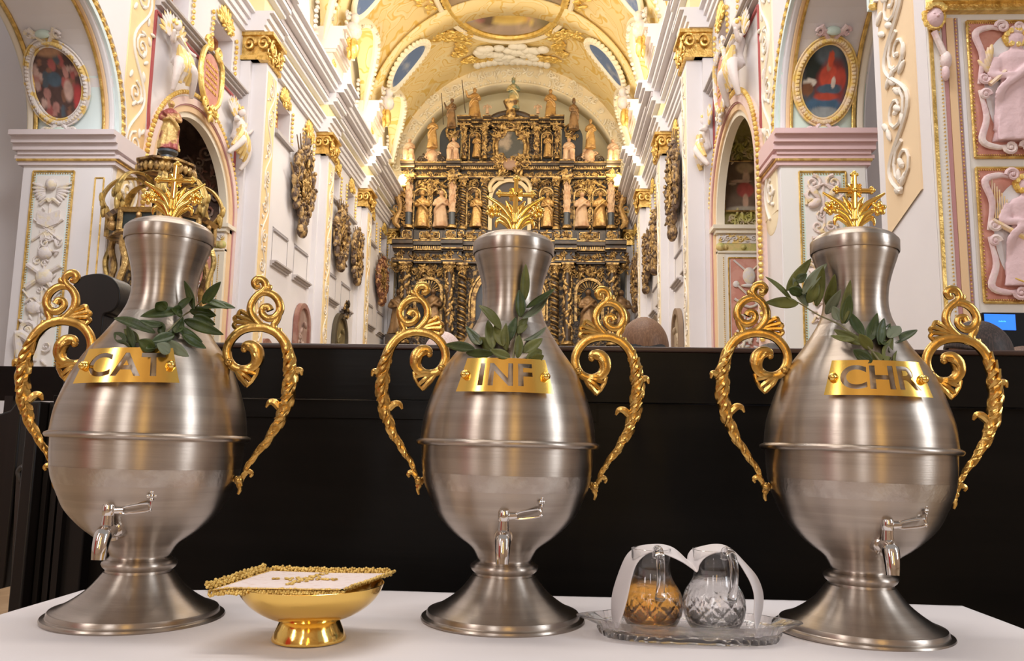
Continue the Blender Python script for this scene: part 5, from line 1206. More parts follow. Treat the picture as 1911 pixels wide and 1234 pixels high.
def fresco():
    b, S, R, n = vault_patch('f', 0, 26.6, 2.25, 4.6, None, n=64)
    o = b.build('ceiling_fresco', canvas_mat(), fixn=False); tag(o, 'round ceiling fresco in a gold ring, showing figures beside a yellow drum', 'fresco')
    ca = o.data.color_attributes.new('paint', 'FLOAT_COLOR', 'POINT'); k = 0
    sp = [(0, 1.04, 1.1, .20, (.46, .36, .30), 9), (0, .89, .62, .07, (.52, .40, .32), 9), (0, .68, .44, .12, (.70, .46, .12), 8), (0, .76, .50, .035, (.80, .60, .20), 9), (0, .60, .36, .08, (.84, .64, .24), 8), (.78, .62, .30, .26, (.30, .25, .15), 7), (-.50, .62, .13, .12, (.42, .17, .17), 5), (-.36, .66, .12, .16, (.16, .11, .08), 5), (-.66, .58, .16, .12, (.34, .34, .40), 5), (.36, .60, .06, .15, (.60, .36, .22), 5), (.5, .52, .1, .12, (.45, .20, .16), 5), (-.2, .48, .18, .1, (.36, .40, .46), 4), (0, 0, .8, .4, (.62, .60, .56), 2)]
    for i in range(R+1):
        for j in range(n if i else 1):
            a = 2*PI*j/n; ca.data[k].color = blend((.40, .30, .20), sp, cos(a)*i/R, sin(a)*i/R); k += 1
    f = MB(); P = [S(cos(2*PI*q/80)*1.04, sin(2*PI*q/80)*1.04) for q in range(80)]; f.tube(P, .13, 8, closed=True)
    for q in range(120): a = 2*PI*q/120; f.ball(S(cos(a)*1.07, sin(a)*1.06), .10, 6, 4)
    f.build('gold_ring', GILTB, o)
    f = MB(); P = [S(cos(2*PI*q/80)*1.16, sin(2*PI*q/80)*1.12) for q in range(80)]; f.tube(P, .10, 8, closed=True); f.build('white_ring', MATS['cream_rib'], o)
fresco()
# gold foliage swags, white shell relief, blue ovals
def VP(a, Y, drop=.12): return Vector((XC+(VA-drop)*sin(a), Y, VZ+(VB-drop)*cos(a)))
def vault_cluster(cells, n, size, m, seed):
    f = MB(); rnd = random.Random(seed)
    for (a, Y, ra, rY) in cells:
        for k in range(n):
            p = VP(a+rnd.uniform(-ra, ra), Y+rnd.uniform(-rY, rY)); s_ = size*rnd.uniform(.6, 1.3)
            f.ball(p, (s_*.5, s_, s_*.3), 6, 4, Matrix.Rotation(rnd.uniform(0, 3), 3, 'Z'))
    return trim(f, m)
for sg in (-1, 1):
    vault_cluster([(sg*(.34+.02*k), 30.4+.35*k, .05, .22) for k in range(5)]+[(sg*(.60-.045*k), 29.5+.2*k, .04, .3) for k in range(6)]+[(sg*(.36-.05*k), 32.6+.12*k, .04, .18) for k in range(5)], 16, .16, GILTB, 3+sg)
    vault_cluster([(sg*(.55+.05*k), 27.6-.7*k, .03, .3) for k in range(8)], 10, .15, GILTB, 13+sg)
f = MB(); rnd = random.Random(7)
for k in range(46):
    a = rnd.uniform(-.28, .28); Y = 31.9+rnd.random()*1.5*(1-(a/.34)**2); f.ball(VP(a, Y, .16), (.26, .22, .12), 8, 5)
for k in range(13): f.ball(VP(-.30+.05*k, 33.35-.5*abs(k-6)/6*.3, .18), (.17, .24, .12), 8, 5)
trim(f, mat('white_shell', (.92, .87, .76), .6))
for sg, lab in ((-1, 'blue oval ceiling medallion on the left haunch of the vault, nearest the altar'), (1, 'blue oval ceiling medallion on the right haunch of the vault, nearest the altar')):
    b, S, R, n = vault_patch('b', sg*.90, 29.3, 1.05, .62, None, rot=0, drop=.36)
    o = b.build('ceiling_medallion', mat('blue_fresco', (.12, .19, .36), .6, 0, col2=(.42, .44, .50), cscale=1.5, cpos=(.5, .7)), fixn=False); tag(o, lab, 'medallion', 'blue oval medallions of the vault')
    f = MB(); P = [S(cos(2*PI*q/48)*1.08, sin(2*PI*q/48)*1.10) for q in range(48)]; f.tube(P, .09, 8, closed=True)
    for q in range(36): a = 2*PI*q/36; f.ball(S(cos(a)*1.18, sin(a)*1.24), .10, 6, 4)
    f.build('shell_frame', MATS['cream_beads'], o)
for sg, lab in ((-1, 'blue oval ceiling medallion at the top left of the vault'), (1, 'blue oval ceiling medallion at the top right of the vault')):
    b, S, R, n = vault_patch('b', sg*.93, 23.8, 1.05, .62, None, rot=0, drop=.36)
    o = b.build('ceiling_medallion', MATS['blue_fresco'], fixn=False); tag(o, lab, 'medallion', 'blue oval medallions of the vault')
    f = MB(); P = [S(cos(2*PI*q/48)*1.08, sin(2*PI*q/48)*1.10) for q in range(48)]; f.tube(P, .09, 8, closed=True); f.build('shell_frame', MATS['cream_beads'], o)
# floodlamps on the cornice near the altar
for sg, px, py, lab in ((-1, 741, 326, 'glowing floodlamp on the left cornice beside the altar'), (1, 1169, 326, 'glowing floodlamp on the right cornice beside the altar')):
    p = Vector((XL+.75 if sg < 0 else XR-.75, 33.0, 11.70)); t = thing('floodlamp', p, lab, 'lamp')
    b = MB(); b.ball((0, 0, .30), (.20, .20, .24), 14, 10); b.build('glowing_shade', mat('lamp_glow', (1, .9, .6), .5, emit='fff0b4', es=6), t)
    b = MB(); b.lathe([(.14, 0), (.12, .05), (.05, .1)], 16); b.build('lamp_base', GILT, t)
    l = bpy.data.lights.new('floodlamp_light', 'POINT'); l.energy = 55; l.color = (1, .80, .42); l.shadow_soft_size = .25; lo = bpy.data.objects.new('floodlamp_light', l); COL.objects.link(lo); lo.location = p+Vector((-sg*.3, -.5, .9))
# ================================================================== STUCCO ANGELS AND CARTOUCHES OVER THE SIDE ALTARS
def stucco_angel(F, u, z, H, lean, label, seed, flip=1):
    M = F @ Matrix.Translation((u, .16, z)) @ Matrix.Rotation(lean, 4, 'Y') @ Matrix.Diagonal((H*flip, H, H, 1)); rnd = random.Random(seed)
    o = MB(M)
    def limb(P, R): q = cr(P, 4); o.tube(q, lerpl(R, len(q)), 8)
    limb([(0, 0, .40), (.02, .03, .55), (0, .02, .70), (0, .02, .78)], [.09, .085, .10, .045]); o.ball((0, .03, .90), (.058, .062, .075), 10, 8)
    limb([(-.05, .02, .42), (-.20, .12, .40), (-.26, .10, .20), (-.24, .04, .02)], [.075, .07, .05, .03]); limb([(.05, .02, .42), (.12, .16, .34), (.20, .12, .16), (.28, .05, .0)], [.075, .07, .05, .03])
    limb([(-.10, .02, .74), (-.22, .06, .66), (-.30, .12, .78)], [.045, .036, .025]); limb([(.10, .02, .74), (.22, .06, .62), (.30, .14, .56)], [.045, .036, .025])
    r = o.build('stucco_angel', mat('white_stucco_skin', (.74, .67, .64), .55, 0, bump=.2, bscale=20), mods=[('REMESH', dict(mode='VOXEL', voxel_size=.018*H, use_smooth_shade=True))])
    g = MB(M)
    for k in range(16): a = k*.9; g.ball((cos(a)*.060, .02+.03*sin(a*2), .93+.035*sin(a)), .026, 6, 4)
    g.build('golden_hair', GILTB, r)
    o = MB(M); 
    for k in range(5):
        q = cr([(-.10+.04*k, .09, .62), (-.14+.06*k, .12, .48), (-.18+.09*k, .13, .34), (-.24+.12*k, .08, .16-.02*(k % 2))], 4); o.tube(q, lerpl([.03, .06, .055, .03], len(q)), 7)
    q = cr([(-.10, .08, .74), (.02, .12, .60), (.14, .08, .48)], 4); o.tube(q, .035, 7); o.build('gilded_drapery', mat('gilded_drapery', (.80, .58, .22), .4, .3, bump=.4, bscale=20, col2=(.74, .66, .60), cscale=6, cpos=(.52, .58)), r)
    for s_ in (-1, 1):
        w_ = MB(M)
        for k in range(7): a = 1.9-.28*k; w_.ball((s_*(.10+cos(a)*.16), -.02, .74+sin(a)*.17), (.17, .02, .035), 8, 4, Matrix.Rotation(-a if s_ > 0 else PI+a, 3, 'Y'))
        w_.build('wing', STUCG, r)
    return tag(r, label, 'angel', 'stucco angels over the side altars')
stucco_angel(FL, 13.95, 7.30, 1.35, -.25, 'gilded stucco angel seated on the left shoulder of the left side altar arch', 41)
stucco_angel(FL, 16.55, 6.95, 1.40, .22, 'gilded stucco angel on the far shoulder of the left side altar arch', 42, -1)
stucco_angel(FRR, 14.2, 7.25, 1.5, -.2, 'stucco angel at the crown of the right side altar arch, beside the red cartouche', 43)
stucco_angel(FRR, 17.0, 6.85, 1.45, .2, 'stucco angel with raised arm on the far shoulder of the right side altar arch', 44, -1)
def cartouche(F, u, z, label):
    t = thing('cartouche', (0, 0, 0), label, 'cartouche', 'red cartouches over the side altars')
    f = MB(F); A = [(u+.42*cos(2*PI*k/30)*(1-.12*cos(4*PI*k/30)), z+.52*sin(2*PI*k/30)) for k in range(30)]; f.prism(A, .12, .20); f.build('red_shield', REDP, t)
    f = MB(F)
    for r in range(5): 
        for k in range(8): f.box(u-.28+.07*k, u-.28+.07*k+.04, .2, .215, z+.26-.12*r, z+.31-.12*r)
    f.build('gold_inscription', GILT, t)
    f = MB(F)
    for s_ in (-1, 1):
        f.tube(cr([(u+s_*.1, .2, z+.62), (u+s_*.40, .22, z+.48), (u+s_*.50, .2, z+.1), (u+s_*.40, .2, z-.3), (u+s_*.15, .2, z-.55)], 5), .055, 8); spiral(f, u+s_*.22, z+.66, .16, 1.5, PI, s_, .05, .03, .22); spiral(f, u+s_*.25, z-.55, .12, 1.4, 0, -s_, .04, .02, .22)
    cluster(f, u, z-.62, .3, .12, 14, 2, .16, .2); f.build('scroll_border', GILTB if F is FL else STUCG, t)
cartouche(FL, 15.2, 8.15, 'red lettered cartouche in a gilt scroll frame over the left side altar')
cartouche(FRR, 15.4, 8.15, 'red cartouche in a scroll frame over the right side altar')
# ================================================================== LEFT SIDE ALTAR WITH CROWN CANOPY
GILTC = mat('canopy_gilt', (.62, .44, .15), .36, .6, bump=.4, bscale=20, col2=(.26, .18, .06), cscale=7, cpos=(.5, .62))
def canopy():
    Y = 13.85; c = at(308, 380, 1, Y); cx = -6.80; t = thing('crowned_canopy', (cx, Y, 0), 'dark and gold crown-shaped altar canopy behind the CAT urn', 'canopy')
    zb = 4.90; R = .86; pz = lambda y: at(310, y, 1, Y).z
    b = MB(); oct_ = lambda r: [(cos(PI/8+k*PI/4)*r, sin(PI/8+k*PI/4)*r) for k in range(8)]
    def ring(b_, r, z0, z1, r1=None):
        A = oct_(r); B = oct_(r1 or r); b_.add([(x, y, z0) for x, y in A]+[(x, y, z1) for x, y in B], [tuple(range(7, -1, -1)), tuple(range(8, 16))]+[(k, (k+1) % 8, 8+(k+1) % 8, 8+k) for k in range(8)])
    ring(b, R*.98, zb-.32, zb-.02); b.build('panelled_drum', mat('dark_green_panel', (.02, .03, .03), .4), t, smooth=False)
    b = MB(); ring(b, R*1.02, zb-.36, zb-.31, R*1.0); ring(b, R*1.03, zb-.03, zb+.04, R*1.10)
    for k in range(8): x, y = oct_(R*1.0)[k]; b.tube([(x, y, zb-.33), (x, y, zb)], .05, 6)
    b.build('gilded_cornice', GILTW, t, smooth=False)
    for k in range(8):
        a = PI/4*k; d = Vector((cos(a), sin(a), 0)); 
        s_ = MB(); s_.ball(d*R*.94+Vector((0, 0, zb-.20)), (.09, .09, .09), 8, 6); s_.ball(d*R*.96+Vector((0, 0, zb-.09)), (.05, .05, .06), 8, 6); s_.build('bust', STATG, t)
    for k in range(8):
        a = PI/8+PI/4*k; d = Vector((cos(a), sin(a), 0)); n = Vector((-sin(a), cos(a), 0))
        pt = cr([d*R*.95+Vector((0, 0, zb+.05)), d*R*1.12+Vector((0, 0, zb+.34)), d*R*.90+Vector((0, 0, zb+.66)), d*R*.52+Vector((0, 0, zb+.74)), d*R*.30+Vector((0, 0, zb+.62)), d*R*.38+Vector((0, 0, zb+.5))], 5)
        s_ = MB(); s_.tube(pt, lerpl([.085, .09, .075, .06, .045, .03], len(pt)), 8, flat=.3, up=tuple(d)); s_.tube([p+d*.02 for p in pt[:20]], .028, 6)
        for q in range(5): s_.ball(pt[1+q]+d*.03+n*(.05*(-1)**q), (.04, .04, .09), 6, 4)
        s_.ball(d*R*1.10+Vector((0, 0, zb+.14)), (.05, .05, .15), 8, 6); s_.build('crown_hoop', GILTC, t)
    b = MB(); b.lathe([(.50, .0), (.46, .04), (.44, .20), (.52, .24), (.52, .28), (.30, .30)], 8, c=(0, 0, zb+.78))
    for k in range(30): a = 2*PI*k/30; b.ball((cos(a)*.47, sin(a)*.47, zb+.90), (.05, .05, .09), 6, 4)
    b.build('upper_crown_ring', GILTW, t)
    b = MB(); b.lathe([(.13, 1.08), (.11, 1.22), (.17, 1.27), (.17, 1.31), (.1, 1.33)], 16, c=(0, 0, zb)); b.build('pedestal', GREYB, t)
    b = MB(); b.lathe([(.12, .03), (.11, .8)], 12, c=(0, 0, zb)); b.build('core_post', PINK, t)
    b = MB(); ring(b, R*.72, 2.6, zb-.36); b.build('dark_body', CARVE, t, smooth=False)
    for k in range(8):
        x, y = oct_(R*.86)[k]; b = MB(); pt = [(x+cos(q*.9)*.035, y+sin(q*.9)*.035, 2.6+q*.1) for q in range(20)]; b.tube(pt, .055, 8); b.build('twisted_column', GILTW, t)
    b = MB(); ring(b, R*.95, 2.3, 2.6); ring(b, R*.6, -.146, 2.3); b.build('base', DARKW, t, smooth=False)
    for s_ in (-1, 1): 
        b = MB(); b.tube(cr([(s_*R*1.0, 0, zb-.35), (s_*R*1.12, 0, zb-.7), (s_*R*1.02, 0, zb-1.1), (s_*R*1.08, 0, zb-1.5)], 5), lerpl([.04, .05, .04, .02], 16), 8); b.build('scroll_ear', GILTC, t)
    H = at(316, 188, 1, Y).z-(zb+1.33)
    K = .885; t.location = (cx*K, Y*K, .129); t.scale = (K, K, K)
    statue('statue', (cx*K, Y*K, (zb+1.33)*K+.129), max(.8, H)*K, 61, mat('red_gold_statue', (.60, .40, .14), .45, .3, bump=.6, bscale=12, col2=(.30, .07, .06), cscale=3, cpos=(.48, .56)), 'figure in red and gold drapery on top of the crown canopy', rz=.5, width=1.15)
canopy()
# right side altar painting inside the niche
def side_painting():
    t = thing('altar_painting', (0, 0, 0), 'tall painting of a half-draped man in red inside the right side altar', 'painting')
    G = FY(17.03); p0 = at(1352, 395, 1, 17.03); p1 = at(1428, 302, 1, 17.03); NA, NB = 40, 50; x0, x1, z0, z1 = p0.x, p1.x, p0.z, p1.z
    b = MB(G); b.grid(lambda u, v: (x0+(x1-x0)*u, .03, z0+(z1-z0)*v), NA, NB); o = b.build('canvas', canvas_mat(), t, fixn=False); ca = o.data.color_attributes.new('paint', 'FLOAT_COLOR', 'POINT')
    sp = [(0, .72, .42, .22, (.50, .36, .20), 3), (.05, .35, .16, .30, (.62, .42, .28), 5), (.05, .62, .09, .1, (.50, .32, .2), 6), (0, -.15, .40, .30, (.40, .07, .05), 4), (.0, -.6, .14, .3, (.5, .3, .2), 4), (-.6, .1, .18, .06, (.5, .36, .26), 3), (-.2, .2, .5, .05, (.6, .4, .28), 3), (0, -.95, .9, .15, (.40, .34, .26), 3)]
    k = 0
    for j in range(NB+1):
        for i in range(NA+1): ca.data[k].color = blend((.16, .10, .06), sp, i/NA*2-1, j/NB*2-1); k += 1
    b = MB(G)
    for (p, q) in (((x0, z0), (x1, z0)), ((x1, z0), (x1, z1)), ((x1, z1), (x0, z1)), ((x0, z1), (x0, z0))): b.tube([(p[0], .05, p[1]), (q[0], .05, q[1])], .022, 6)
    b.build('picture_frame', GILTW, t)
    b = MB(G); cluster(b, (x0+x1)/2, z1+.28, .5, .22, 50, 3, .13, .02); cluster(b, (x0+x1)/2, z0-.16, .45, .10, 26, 3, .12, .02); b.box(x0-.14, x0-.03, 0, .03, z0-.2, z1+.1); b.build('scroll_crest', mat('olive_gilt', (.56, .50, .12), .5, .1, col2=(.66, .52, .36), cscale=4), t)
side_painting()
# ================================================================== PAINTED EPITAPHS ON THE NAVE WALLS
def epitaph(F, uc, zc, hu, hz, label, seed, wood=EPIT):
    t = thing('carved_epitaph', (0, 0, 0), label, 'epitaph', 'oval carved funeral shields on the nave walls'); rnd = random.Random(seed)
    f = MB(F); A = [(uc+hu*.62*cos(2*PI*k/36), zc+hz*.55*sin(2*PI*k/36)) for k in range(36)]; f.prism(A, .05, .16); f.build('oval_board', DARKW, t)
    f = MB(F); f.tube([(uc+hu*.62*cos(2*PI*k/36), .17, zc+hz*.55*sin(2*PI*k/36)) for k in range(36)], .06, 8, closed=True); f.tube([(uc+hu*.48*cos(2*PI*k/36), .17, zc+hz*.44*sin(2*PI*k/36)) for k in range(36)], .035, 8, closed=True); f.build('oval_moulding', GILTW, t)
    f = MB(F); cluster(f, uc, zc, hu*.36, hz*.36, 34, seed, .20, .22); f.build('coat_of_arms', GILTW, t)
    f = MB(F)
    for k in range(16):
        a = 2*PI*k/16+rnd.uniform(-.1, .1); r = rnd.uniform(.70, .92); x, z = uc+cos(a)*hu*r, zc+sin(a)*hz*r*.82
        f.ball((x, .20, z), (.10, .10, .20), 8, 6, Matrix.Rotation(rnd.uniform(-.6, .6), 3, 'Y')); f.ball((x, .26, z+.2), .06, 6, 5)
        f.tube([(x, .22, z), (x+rnd.uniform(-.25, .25), .28, z+rnd.uniform(-.25, .25))], [.06, .03], 6)
    cluster(f, uc, zc, hu*.9, hz*.78, 46, seed+5, .26, .16)
    f.ball((uc, .2, zc-hz*.86), (hu*.30, .14, hz*.15), 10, 6); f.build('carved_border', wood, t)
    f = MB(F)
    for k in range(6):
        a = PI/2+(k-2.5)*.22; f.tube([(uc+cos(a)*hu*.3, .14, zc+hz*.35), (uc+cos(a)*hu*1.5, .16, zc+hz*(1.05-.1*abs(k-2.5)))], [.03, .015], 5)
    for s_ in (-1, 1): f.tube([(uc+s_*hu*.5, .16, zc-hz*.2), (uc+s_*hu*1.3, .2, zc+hz*.15)], .025, 5)
    f.build('spears_and_flags', mat('dull_bronze', (.16, .10, .05), .5, .3, col2=(.32, .20, .09), cscale=4), t)
epitaph(FL, 21.5, 8.05, .95, 1.45, 'largest oval carved funeral shield, high on the left wall of the first bay', 1)
epitaph(FL, 25.7, 7.75, .85, 1.2, 'oval carved funeral shield on the left wall, first of the overlapping pair', 2)
epitaph(FL, 28.0, 7.6, .85, 1.05, 'oval carved funeral shield on the left wall, second of the overlapping pair', 3)
epitaph(FL, 32.2, 7.6, 1.0, 1.05, 'reddish carved funeral shield on the left wall next to the high altar', 4, mat('red_epitaph_carving', (.16, .06, .035), .45, .2, bump=1, bscale=12, col2=(.55, .30, .13), cscale=6, cpos=(.46, .6)))
epitaph(FRR, 21.9, 8.2, 1.0, 1.55, 'large carved funeral shield high on the right wall of the first bay', 5)
epitaph(FRR, 25.7, 7.6, .75, 1.1, 'carved funeral shield on the right wall, nearer of the overlapping pair', 6)
epitaph(FRR, 28.1, 7.5, .80, 1.15, 'carved funeral shield on the right wall, farther of the overlapping pair', 7)
epitaph(FRR, 31.8, 7.5, .9, 1.2, 'slim gilded funeral shield on the right wall next to the high altar', 8)
def arched_slab(F, uc, hw, ztop, label, m1, m2, crest=False):
    t = thing('arched_tombstone', (0, 0, 0), label, 'tombstone', 'arched tomb slabs along the nave walls')
    f = MB(F); archband(f, uc, ztop-hw, hw*.78, hw, .1, .015, .14); f.build('slab_border', m1, t)
    f = MB(F); archband(f, uc, ztop-hw, .01, hw*.78, .1, .015, .07); cluster(f, uc, ztop-1.4, hw*.5, 1.0, 20, 3, .25, .07); f.build('slab_field', m2, t)
    if crest:
        f = MB(F); spiral(f, uc+.1, ztop+.15, .22, 1.2, 0, 1, .05, .03, .2); f.tube([(uc, .15, ztop-.2), (uc+.15, .2, ztop+.4)], .04, 6); cluster(f, uc+.1, ztop+.1, .2, .2, 8, 4, .2, .2); f.build('carved_crest', CARVE, t)
RM = mat('red_marble', (.28, .12, .09), .4, 0, col2=(.36, .20, .15), cscale=4); RG = mat('worn_rose_stone', (.42, .30, .25), .6, 0, col2=(.34, .22, .18), cscale=3); OG = mat('olive_bronze', (.22, .18, .09), .5, .3, col2=(.32, .25, .12), cscale=5)
arched_slab(FL, 22.35, .62, 4.95, 'red marble arched tomb slab on the left wall under the largest shield', RM, RG)
arched_slab(FL, 26.5, .85, 5.35, 'bronze-green arched tomb slab with a carved crest on the left wall', mat('dark_bronze', (.10, .08, .05), .5, .3), OG, True)
arched_slab(FL, 19.5, .50, 3.60, 'low red tomb slab just showing above the pew on the left', RM, RM)
arched_slab(FRR, 22.1, .70, 4.85, 'brown arched tomb slab alone on the right wall under the large shield', mat('brown_stone', (.26, .18, .12), .6), mat('tan_stone', (.42, .33, .23), .7))
arched_slab(FRR, 26.4, .95, 5.35, 'grey-brown arched tomb slab on the right wall behind the brown-haired person', mat('brown_stone_dark', (.20, .15, .11), .6), mat('tan_stone', (.42, .33, .23), .7))
# ================================================================== HIGH ALTAR
AY = 33.5
def A2(px, py): p = at(px, py, 1, AY); return (p.x, p.z)
def CX(py): return 957.5-(py-200)*.0165
def high_altar():
    t = thing('high_altar', (XC, AY, 0), 'towering dark and gold carved high altar filling the end wall', 'altar')
    off = Vector((XC, 0, 0)); G = frame((-0.0, 0, 0), (1, 0, 0), (0, 0, 1), (0, -1, 0))
    def X(dx, y): return A2(CX(y)+dx, y)[0]-XC
    def Z(y): return A2(CX(y), y)[1]
    def bx(b, d0, d1, ya, yb, w0, w1, mir=True):
        for s_ in ((-1, 1) if mir else (1,)):
            a, c = sorted((s_*d0*SCL, s_*d1*SCL)); b.box(a, c, w0, w1, Z(max(ya, yb)), Z(min(ya, yb)))
    SCL = (A2(CX(400)+100, 400)[0]-A2(CX(400), 400)[0])/100
    def part(b, name, m, **k): return b.build(name, m, t, **k)
    # dark body, stepped silhouette
    b = MB(G); hw = 205*SCL; b.box(-hw, hw, -.5, 0, 0, Z(315)); part(b, 'dark_body', CARVE, smooth=False)
    b = MB(G); b.box(-93*SCL, 93*SCL, -.4, 0, Z(318), Z(230)); part(b, 'attic_body', CARVE, smooth=False)
    # plinths
    b = MB(G); bx(b, 0, 214, 600, 720, 0, .25); part(b, 'plinth', CARVE, smooth=False)
    # entablature lower
    def ent(ya, yb, hwp, breaks, nm, ms):
        z0, z1 = Z(yb), Z(ya); h = z1-z0; b = MB(G)
        for (f0, f1, p) in ((0, .12, .22), (.12, .50, .10), (.50, .60, .20), (.60, .78, .34), (.78, 1, .48)):
            if (f0, f1) == (.12, .50): continue
            b.box(-hwp*SCL, hwp*SCL, 0, p, z0+h*f0, z0+h*f1)
            for (d0, d1) in breaks:
                for s_ in (-1, 1): a, c = sorted((s_*d0*SCL, s_*d1*SCL)); b.box(a, c, 0, p+.28, z0+h*f0, z0+h*f1)
        part(b, nm, ms, smooth=False)
        b = MB(G); b.box(-hwp*SCL, hwp*SCL, 0, .12, z0+h*.12, z0+h*.5)
        for (d0, d1) in breaks:
            for s_ in (-1, 1): a, c = sorted((s_*(d0+3)*SCL, s_*(d1-3)*SCL)); b.box(a, c, 0, .40, z0+h*.12, z0+h*.5)
        part(b, nm+'_frieze', DARKW, smooth=False)
        b = MB(G); z = z0+h*.31
        n = int(hwp/7)
        for k in range(-n, n+1): cluster(b, k*7*SCL, z, .12, h*.13, 4, k+50, .14, .15)
        for (d0, d1) in breaks:
            for s_ in (-1, 1): cluster(b, s_*(d0+d1)/2*SCL, z, (d1-d0)/2*SCL*.8, h*.14, 12, 5, .16, .42)
        part(b, nm+'_ornament', GILTW)
        b = MB(G); 
        for k in range(int(hwp*2/4)): x = (-hwp+2+4*k)*SCL; b.box(x, x+.05, .34, .40, z0+h*.62, z0+h*.74)
        for (f0, p) in ((.60, .35), (.98, .50), (.10, .24)): b.tube([(-hwp*SCL, p, z0+h*f0), (hwp*SCL, p, z0+h*f0)], .035, 4)
        for (d0, d1) in breaks:
            for s_ in (-1, 1):
                for (f0, p) in ((.60, .63), (.98, .78), (.10, .52)): b.tube([(s_*d0*SCL, p, z0+h*f0), (s_*d1*SCL, p, z0+h*f0)], .035, 4)
        part(b, nm+'_gold_edges', GILTW)
    ent(454, 494, 206, [(176, 214), (84, 124)], 'lower_entablature', DARKW)
    ent(310, 336, 186, [(178, 204), (92, 118)], 'upper_entablature', DARKW)
    ent(229, 242, 92, [(74, 100), (36, 52)], 'attic_cornice', DARKW)
    # pedestal band of the upper storey
    b = MB(G); b.box(-200*SCL, 200*SCL, 0, .2, Z(454), Z(432)); part(b, 'pedestal_band', DARKW, smooth=False)
    for d0, d1 in ((150, 178), (196, 186), (122, 150)): pass
    for s_ in (-1, 1):
        for d, wd in ((189, 11), (148, 24), (107, 11), (88, 6), (68, 16), (48, 6)):
            b = MB(G); x = s_*d*SCL; z0, z1 = Z(452), Z(434); b.box(x-wd*SCL, x+wd*SCL, .2, .46 if wd < 14 else .24, z0, z1)
            part(b, 'gold_panel_base', DARKW, smooth=False)
            b = MB(G); q = .47 if wd < 14 else .25; pw = wd*.8*SCL
            for (xa, xb, za, zb) in ((-pw, pw, z0+.05, z0+.09), (-pw, pw, z1-.09, z1-.05), (-pw, -pw+.04, z0+.05, z1-.05), (pw-.04, pw, z0+.05, z1-.05)): b.box(x+xa, x+xb, q-.02, q+.03, za, zb)
            cluster(b, x, (z0+z1)/2, pw*.8, .12, 8+wd, 6, .13, q); part(b, 'gold_panel', GILTW)
    # columns
    def column(d, ya, yb, r, kind, s_, w=.42, split=None):
        x = s_*d*SCL; z0, z1 = Z(yb), Z(ya); h = z1-z0; rr = r*SCL
        c = MB(G); c.lathe([(rr*1.5, 0), (rr*1.5, .08), (rr*1.1, .14)], 16, c=(x, w, z0)); c.box(x-rr*1.5, x+rr*1.5, w-rr*1.5, w+rr*1.5, z1-.08, z1)
        c.lathe([(rr, 0), (rr*1.05, h*.05), (rr*1.5, h*.10)], 12, c=(x, w, z1-h*.12)); cluster(c, x, z1-h*.06, rr*1.3, h*.05, 16, 3, .13, w+rr); body = part(c, 'column', GILTW)
        if kind == 'twist':
            c = MB(G); n = 40; pt = [(x+cos(q*1.15)*rr*.30, w+sin(q*1.15)*rr*.30, z0+.14+(h*.88-.14)*q/n) for q in range(n+1)]; c.tube(pt, rr*.85, 10); c.build('dark_shaft', DARKW, body)
            c = MB(G); pt = [(x+cos(q*.6)*rr*.95, w+sin(q*.6)*rr*.95, z0+.14+(h*.88-.14)*q/n/2) for q in range(2*n+1)]; c.tube(pt, rr*.28, 6)
            pt = [(x+cos(q*.6+PI)*rr*.95, w+sin(q*.6+PI)*rr*.95, z0+.14+(h*.88-.14)*q/n/2) for q in range(2*n+1)]; c.tube(pt, rr*.22, 6); c.build('gold_spiral', GILTW, body)
        elif kind == 'leaf':
            c = MB(G); c.lathe([(rr, .12), (rr*.9, h*.88)], 16, c=(x, w, z0)); c.build('dark_shaft', DARKW, body)
            c = MB(G); rnd = random.Random(int(d))
            for q in range(46): a = -PI/2+rnd.uniform(-1.6, 1.6); zz = z0+.2+(h*.8)*q/46; c.ball((x+sin(a+PI/2)*rr*.95, w+cos(a+PI/2)*rr*.95, zz), (rr*.34, rr*.2, .12), 6, 4, Matrix.Rotation(rnd.uniform(-.8, .8), 3, 'Y'))
            c.build('gold_leafwork', GILTW, body)
        else:
            hs = h*.30; c = MB(G); c.lathe([(rr, .12), (rr*.98, hs)], 16, c=(x, w, z0)); c.build('slate_shaft', GREYB, body)
            c = MB(G); c.lathe([(rr*1.1, hs), (rr*1.1, hs+.1), (rr*.95, hs+.12), (rr*.85, h*.88)], 16, c=(x, w, z0))
            for q in range(24): a = q*2.4; c.ball((x+sin(a)*rr*.9, w+abs(cos(a))*rr*.9, z0+hs+.2+(h*.5)*q/24), (rr*.3, rr*.2, .11), 6, 4)
            c.build('gilt_shaft', STATF if kind == 'slate' else GILTW, body)
    for s_ in (-1, 1):
        for (d, r, k) in ((189, 7.5, 'leaf'), (108, 7.5, 'leaf'), (85, 7, 'twist')): column(d, 496, 645, r, k, s_, .46 if k == 'leaf' else .3)
        for (d, r, k) in ((187, 6.2, 'slate'), (106, 6.2, 'slate'), (87, 5.2, 'twist'), (47, 4.6, 'twist')): column(d, 336, 432, r, k, s_, .46 if k == 'slate' else .28)
        column(148, 356, 430, 2.2, 'leaf', s_, .3)
        for (d, r) in ((88, 3.6), (49, 3.6)): column(d, 243, 301, r, 'leaf', s_, .28)
